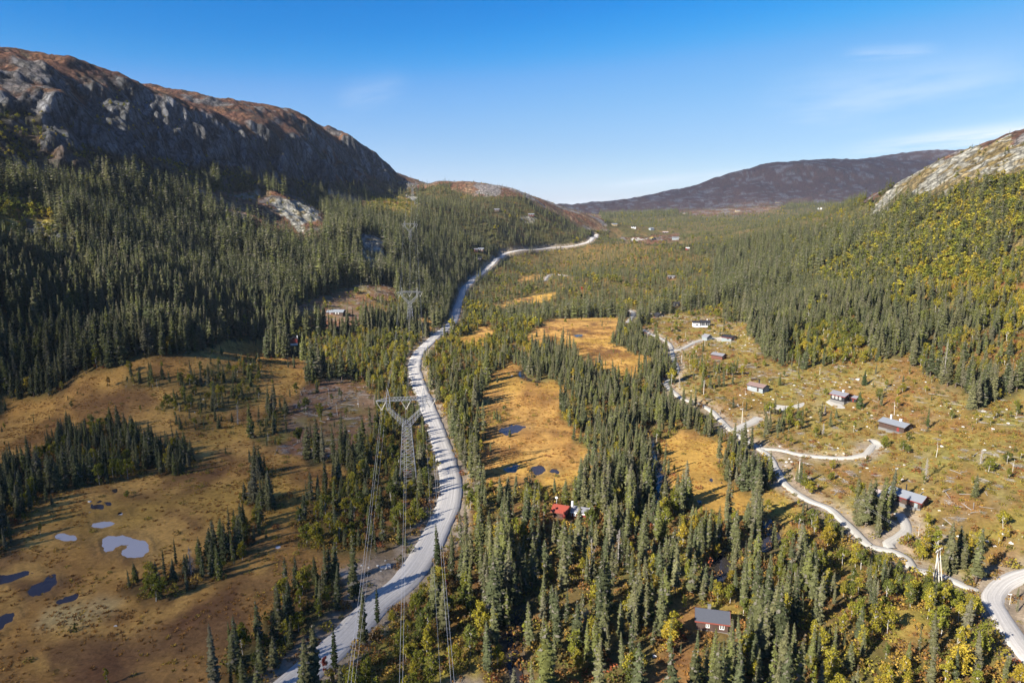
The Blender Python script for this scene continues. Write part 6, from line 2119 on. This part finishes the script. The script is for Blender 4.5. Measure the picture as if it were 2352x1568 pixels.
def plant(kind, parts, x, y, z, h, rot, tint, label, group, cat, wid=1.0, names=('crown', 'trunk')):
    cm, tm, H = parts
    t = empty(kind, (x, y, z), rot)
    t.rotation_euler = (RNG.normal(0, .028), RNG.normal(0, .028), rot)
    s = h / H
    t.scale = (s * wid, s * wid, s)
    for nm, me in zip(names, (cm, tm)):
        o = link(nm, me, t)
        o['tint'] = [float(c) for c in tint]
    tag(t, label, cat, group)
    return t


def rest(T, order):
    m = np.ones(len(T), bool); m[order] = False
    return m


for k in so:
    x, y, z, h, zn = S_[k]
    w = RNG.uniform(.86, 1.22)
    lab = tree_label('spruce', x, y, h, SN[k], (8, 11, 14, 16.5), wid_word(w), USED)
    plant('spruce_tree', SP[int(RNG.choice([0, 1, 2, 3, 4, 5, 7, 8, 9]))] if h > 7 else SP[6], x, y, z - 0.1, h, RNG.uniform(0, 6.28), ST[k], lab, 'spruces of the near woods', 'spruce', w)
for k in bo:
    x, y, z, h, zn = B_[k]
    w = RNG.uniform(.85, 1.2)
    lab = tree_label('birch', x, y, h, BN[k], (5, 6.2, 7.6, 9), wid_word(w), USED)
    plant('birch_tree', BI[int(RNG.integers(0, 6))], x, y, z - 0.05, h, RNG.uniform(0, 6.28), BT[k], lab, 'birches of the near woods', 'birch', w)

# trees that stand out by themselves
SPECIAL = [('spruce', 868, 1438, 9.2, (.04, .055, .022), 1.0, 'lone slim dark spruce on the right edge of the main road near the bottom'),
           ('spruce', 770, 1541, 9.5, (.04, .055, .022), 1.1, 'dark spruce beside the red bush at the bottom edge of the road'),
           ('spruce', 1006, 1300, 11.5, (.045, .06, .025), 1.0, 'slim spruce whose tip rises against the road below the bend'),
           ('birch', 747, 1545, 4.0, (.24, .045, .035), .8, 'dark red bush between the road and the dark spruce at the bottom'),
           ('birch', 1222, 1246, 8.0, (.36, .16, .03), .9, 'orange birch left of the bright red roof'),
           ('birch', 1026, 1356, 3.0, (.40, .03, .03), .9, 'small scarlet bush in the dim birches right of the road'),
           ('birch', 1336, 668, 5.0, (.5, .06, .03), 1.2, 'bright red tree in the middle woods beyond the bogs'),
           ('spruce', 2178, 1296, 7.0, (.06, .085, .03), 1.3, 'bushy green spruce just right of the twin utility pole'),
           ('spruce', 2130, 985, 8.5, (.065, .09, .03), 1.15, 'round topped green spruce right of the cabin with the pale metal roof'),
           ('spruce', 1974, 938, 7.5, (.075, .10, .03), 1.5, 'bushy spruce pressed against the annex of the black two part cabin'),
           ('spruce', 2046, 1168, 13.0, (.09, .10, .06), 1.1, 'tall grey green spruce between the rusty shed and the red trimmed cabin'),
           ('spruce', 1985, 885, 7.5, (.05, .07, .03), 1.2, 'lone dark spruce on the logged slope behind the black two part cabin'),
           ('birch', 250, 890, 6.0, (.30, .17, .03), .8, 'ochre birch at the foot of the dark left forest')]
KEEP = []
for kind, u, v, h, tint, wid, lab in SPECIAL:
    g = ground_hit(u, v)
    KEEP.append((g[0], g[1]))
    if kind == 'spruce':
        plant('spruce_tree', SP[2 if wid > 1.15 else (5 if h < 10 else 3)], *g, h, RNG.uniform(0, 6.28), tint, lab, 'spruces standing apart', 'spruce', wid)
    else:
        plant('birch_tree', BI[0], *g, h, RNG.uniform(0, 6.28), tint, lab, 'bright autumn trees', 'birch', wid)

# dead trees
for i, (u, v, h, r, lab) in enumerate([(2166, 880, 19, 2.6, 'tallest bare grey dead spruce, at the edge of the right hillside wood'), (1358, 1322, 10, 1.6, 'bare grey dead spruce among the near woods below the red roofs'),
                                       (1420, 1290, 9, 1.8, 'pale dead spruce right of the other dead one near the red roofs'), (2126, 1100, 7, 1.0, 'pale dead stem with broken branches on the logged slope'),
                                       (2252, 1065, 5, .8, 'short bare stem on the right of the logged slope'), (1890, 1000, 5, .8, 'thin bare stem behind the curved gravel drive'),
                                       (1990, 668, 12, 1.5, 'grey dead spruce high on the right hillside'), (1660, 690, 11, 1.6, 'grey dead spruce at the foot of the right hillside wood'),
                                       (547, 975, 9, 1.5, 'bare topped dead spruce on the left bog edge'), (440, 1325, 8, 1.6, 'grey dead spruce inside the stand island of the left bog'),
                                       (1560, 890, 8, 1.0, 'pale dead stem by the track below the yards'), (1895, 950, 4, .7, 'short pale stub below the black two part cabin')]):
    g = ground_hit(u, v)
    t = dead_spruce(900 + i, h, r).build('dead_tree', GREYWOOD)
    t.location = g
    tag(t, lab, 'dead tree', 'dead trees')
# lone dark pine at the bog edge
g = ground_hit(1221, 1141)
V, F, limbs = birch_parts(77, 9.5, 2.2, 420, 0.28, 12)
pc = np_mesh('pine_crown', V, F, MATS[NB])
t = plant('pine_tree', (pc, trunk_mesh('pine_trunk', 8.5, .18, BARK, 0.1, limbs), 9.5), *g, 9.5, 0.3, (.045, .055, .032), 'lone dark pine standing in front of the middle bog pools', None, 'pine')

# the rest of the forest
mS, mB = rest(S_, so), rest(B_, bo)
for gx_, gy_ in KEEP:
    mS &= (S_[:, 0] - gx_) ** 2 + (S_[:, 1] - gy_) ** 2 > 9
    mB &= (B_[:, 0] - gx_) ** 2 + (B_[:, 1] - gy_) ** 2 > 9


def scatter_trees(name, label, T, tint, near, far, cut, Hn, Hf, wmin=.78, wmax=1.35):
    d = np.hypot(T[:, 0], T[:, 1])
    isn = d < cut
    n = len(T)
    idx = np.where(isn, RNG.integers(0, len(near), n), len(near) + RNG.integers(0, len(far), n))
    Hs = np.array(list(Hn) + list(Hf))[idx]
    s = T[:, 3] / Hs
    w = s * RNG.uniform(wmin, wmax, n) * np.where(isn, 1.0, 1.12)
    return scatter(name, label, T[:, :3] - np.array([0, 0, .1]), RNG.uniform(0, 6.28, n), np.stack([w, w, s], 1), idx, tint, list(near) + list(far))


SPJ = [joined(c, t, 'spruce_%d' % i) for i, (c, t, H) in enumerate(SP)]
BIJ = [joined(c, t, 'birch_%d' % i) for i, (c, t, H) in enumerate(BI)]
scatter_trees('spruce_forest', 'spruce forest covering the valley sides and belts between the bogs', S_[mS], ST[mS], SPJ, SPF, 520, [p[2] for p in SP], [14] * 4)
scatter_trees('birch_wood', 'autumn birches mixed through the forest and along the roads', B_[mB], BT[mB], BIJ, BIF, 480, [p[2] for p in BI], [8, 8, 7])
UT = np.array([(.16, .15, .032), (.25, .21, .036), (.31, .20, .045), (.22, .11, .036), (.12, .12, .032), (.25, .08, .035)])
ui = np.clip((RNG.random(len(U_)) * 0.6 + fbm(U_[:, 0], U_[:, 1], 14, 3, 231) * 0.75 - 0.2) * 6, 0, 5.4).astype(int)
un = len(U_)
lush = np.isin(U_[:, 4].astype(int), [ZI[k] for k in ('mixed', 'birch', 'nearwood', 'stand', 'belt', 'midwood', 'forest')])
us = np.where(lush, RNG.uniform(.6, 1.9, un), RNG.uniform(.35, 1.25, un))
scatter('undergrowth', 'low birch scrub and heath bushes between the trees', U_[:, :3], RNG.uniform(0, 6.28, un), np.stack([us, us, us * RNG.uniform(.7, 1.3, un)], 1), RNG.integers(0, 4, un), UT[ui] * RNG.uniform(.75, 1.25, un)[:, None], SH)

# ------------------------------------------------------------------ boulders, logs and brushwood
STM = [stone_mesh(i, 1.0) for i in range(4)]
BOUL = [(880, 1304, 1.3, 'white boulder, left of the pair beside the main road'), (892, 1301, 1.5, 'grey boulder, right of the pair beside the main road'), (2039, 987, .8, 'white boulder in front of the cabin with the pale metal roof'),
        (2082, 1031, .7, 'pale boulder right of the white turning place'), (1971, 872, 1.6, 'large white boulder high on the logged slope'), (1945, 878, 1.1, 'white boulder left of the large one high on the logged slope'),
        (2118, 801 + 15, 1.7, 'pale slab of rock at the forest edge under the right hillside'), (2258, 945, 1.2, 'white boulder at the far right forest edge'), (2322, 1247, .9, 'white boulder on the red heath by the right edge'),
        (1716, 989, 1.2, 'white boulder where the spur leaves the track'), (1437, 870, .9, 'white stone beside the upper brook'), (1648, 800, .8, 'white boulder under the small grey shed'),
        (2163, 1025, .9, 'pale stone on the slope behind the curved drive'), (1824, 885, .9, 'white stone right of the pale blue cabin'), (2280, 985, .9, 'white stone on the upper right of the logged slope'),
        (1176, 863, .8, 'white stone at the left end of the upper brook')]
for i, (u, v, r, lab) in enumerate(BOUL):
    g = ground_hit(u, v)
    o = link('boulder', STM[i % 4]); o.location = (g[0], g[1], g[2] - .1); o.scale = (r * .62, r * .62, r * .62); o.rotation_euler.z = i * 1.7
    tag(o, lab, 'boulder', 'white boulders')
P, Sx = [], []
x, y, z = grid_points(100, 620, 2.2)
zn = zone_at(x, y, z, 0.8)
pst = np.select([zn == ZI['clear'], zn == ZI['roadside'], zn == ZI['slash'], zn == ZI['sparse'], zn == ZI['rock']], [.16, .22, .05, .04, .05], .0015)
pst = pst * np.where(zn == ZI['clear'], 0.3 + 2.2 * sstep(.48, .62, fbm(x, y, 18, 3, 241)), 1)
m = RNG.random(len(x)) < pst
m[m] = free_mask(x[m], y[m], -1.2)
n = int(m.sum())
rr = .09 + .42 * RNG.random(n) ** 3.5
scatter('stones', 'loose pale stones strewn over the logged slope and road verges', np.stack([x[m], y[m], z[m] - .05], 1), RNG.uniform(0, 6.28, n), np.stack([rr, rr, rr], 1), RNG.integers(0, 4, n), np.ones((n, 3)) * .4, STM)
pb_ = np.select([zn == ZI['clear'], zn == ZI['slash']], [.085, .17], 0.0) * (0.2 + 2.0 * sstep(.46, .62, fbm(x, y, 14, 3, 243)))
m = RNG.random(len(x)) < pb_
m[m] = free_mask(x[m], y[m], 0.5)
n = int(m.sum())
BRM = [brush_mesh(i) for i in range(4)]
LGM = [log_mesh(i, l) for i, l in enumerate((5, 7, 4))]
rr = RNG.uniform(.5, 1.15, n)
scatter('brushwood', 'grey brushwood and cut branches left on the logged ground', np.stack([x[m], y[m], z[m]], 1), RNG.uniform(0, 6.28, n), np.stack([rr, rr, rr * .8], 1), RNG.integers(0, 7, n), np.ones((n, 3)) * .3, BRM + LGM)
# sedge tufts and hummocks that roughen the bogs
SED = []
for i in range(3):
    g_ = random.Random(40 + i); V, F = [], []
    for q in range(16):
        an = g_.uniform(0, 6.28); r0 = g_.uniform(0, .5); x_, y_ = math.cos(an) * r0, math.sin(an) * r0; h_ = g_.uniform(.18, .5); w_ = g_.uniform(.08, .2); a2 = g_.uniform(0, 6.28); l_ = g_.uniform(.1, .4)
        k = len(V); V += [(x_ - math.cos(a2) * w_, y_ - math.sin(a2) * w_, -.05), (x_ + math.cos(a2) * w_, y_ + math.sin(a2) * w_, -.05), (x_ + math.cos(an) * l_, y_ + math.sin(an) * l_, h_)]
        F.append((k, k + 1, k + 2))
    SED.append(np_mesh('sedge_tuft', V, F, MATS['undergrowth']))
x, y, z = grid_points(100, 480, 1.35)
zn = zone_at(x, y, z, 1.0)
pm = np.isin(zn, [ZI[k] for k in ('bog', 'reed', 'brown', 'bogscrub', 'meadow')]) * (.12 + .75 * sstep(.42, .66, fbm(x, y * 1.4, 9, 4, 251)))
pm = pm + (zn == ZI['clear']) * .22
m = RNG.random(len(x)) < pm
m[m] = free_mask(x[m], y[m], -1.4)
x_, y_, zn_ = x[m], y[m], zn[m]; n = int(m.sum())
SC_T = np.array([(.42, .24, .066), (.34, .175, .048), (.24, .12, .038), (.40, .26, .055)])
si = np.clip((RNG.random(n) * .5 + fbm(x_, y_, 17, 3, 253)) * 4 - .6, 0, 3.4).astype(int)
rr = RNG.uniform(.45, 1.25, n)
scatter('sedge', 'rusty sedge tufts and hummocks over the bogs', np.stack([x_, y_, z[m]], 1), RNG.uniform(0, 6.28, n), np.stack([rr, rr, rr * .8], 1), RNG.integers(0, 3, n), SC_T[si] * RNG.uniform(.8, 1.2, n)[:, None], SED)
# bare birch stems left standing
pb_ = np.select([zn == ZI['clear'], zn == ZI['slash'], zn == ZI['sparse']], [.0016, .003, .004], 0.0)
m = RNG.random(len(x)) < pb_
m[m] = free_mask(x[m], y[m], 0.5)
n = int(m.sum())
STEM = []
for i in range(3):
    b = MB(); b.bar((0, 0, -.4), (.15 * i, 0, 3), .09, .06, 5); b.bar((.15 * i, 0, 3), (.1 - .2 * i, .2, 5.5), .06, .02, 5)
    for q in range(5):
        zz_ = 2 + q * .7; an = q * 2.1 + i; b.bar((0.1 * i, 0, zz_), (math.cos(an) * .7, math.sin(an) * .7, zz_ + .5), .03, .01, 3, cap=False)
    STEM.append(b.mesh('bare_stem', BIRCHBARK))
rr = RNG.uniform(.45, 1.1, n)
scatter('bare_stems', 'thin pale birch stems left standing on the logged slope', np.stack([x[m], y[m], z[m]], 1), RNG.uniform(0, 6.28, n), np.stack([rr, rr, rr], 1), RNG.integers(0, 3, n), np.ones((n, 3)) * .4, STEM)
print('sedge', n, 'trees', len(S_), len(B_), 'undergrowth', len(U_))
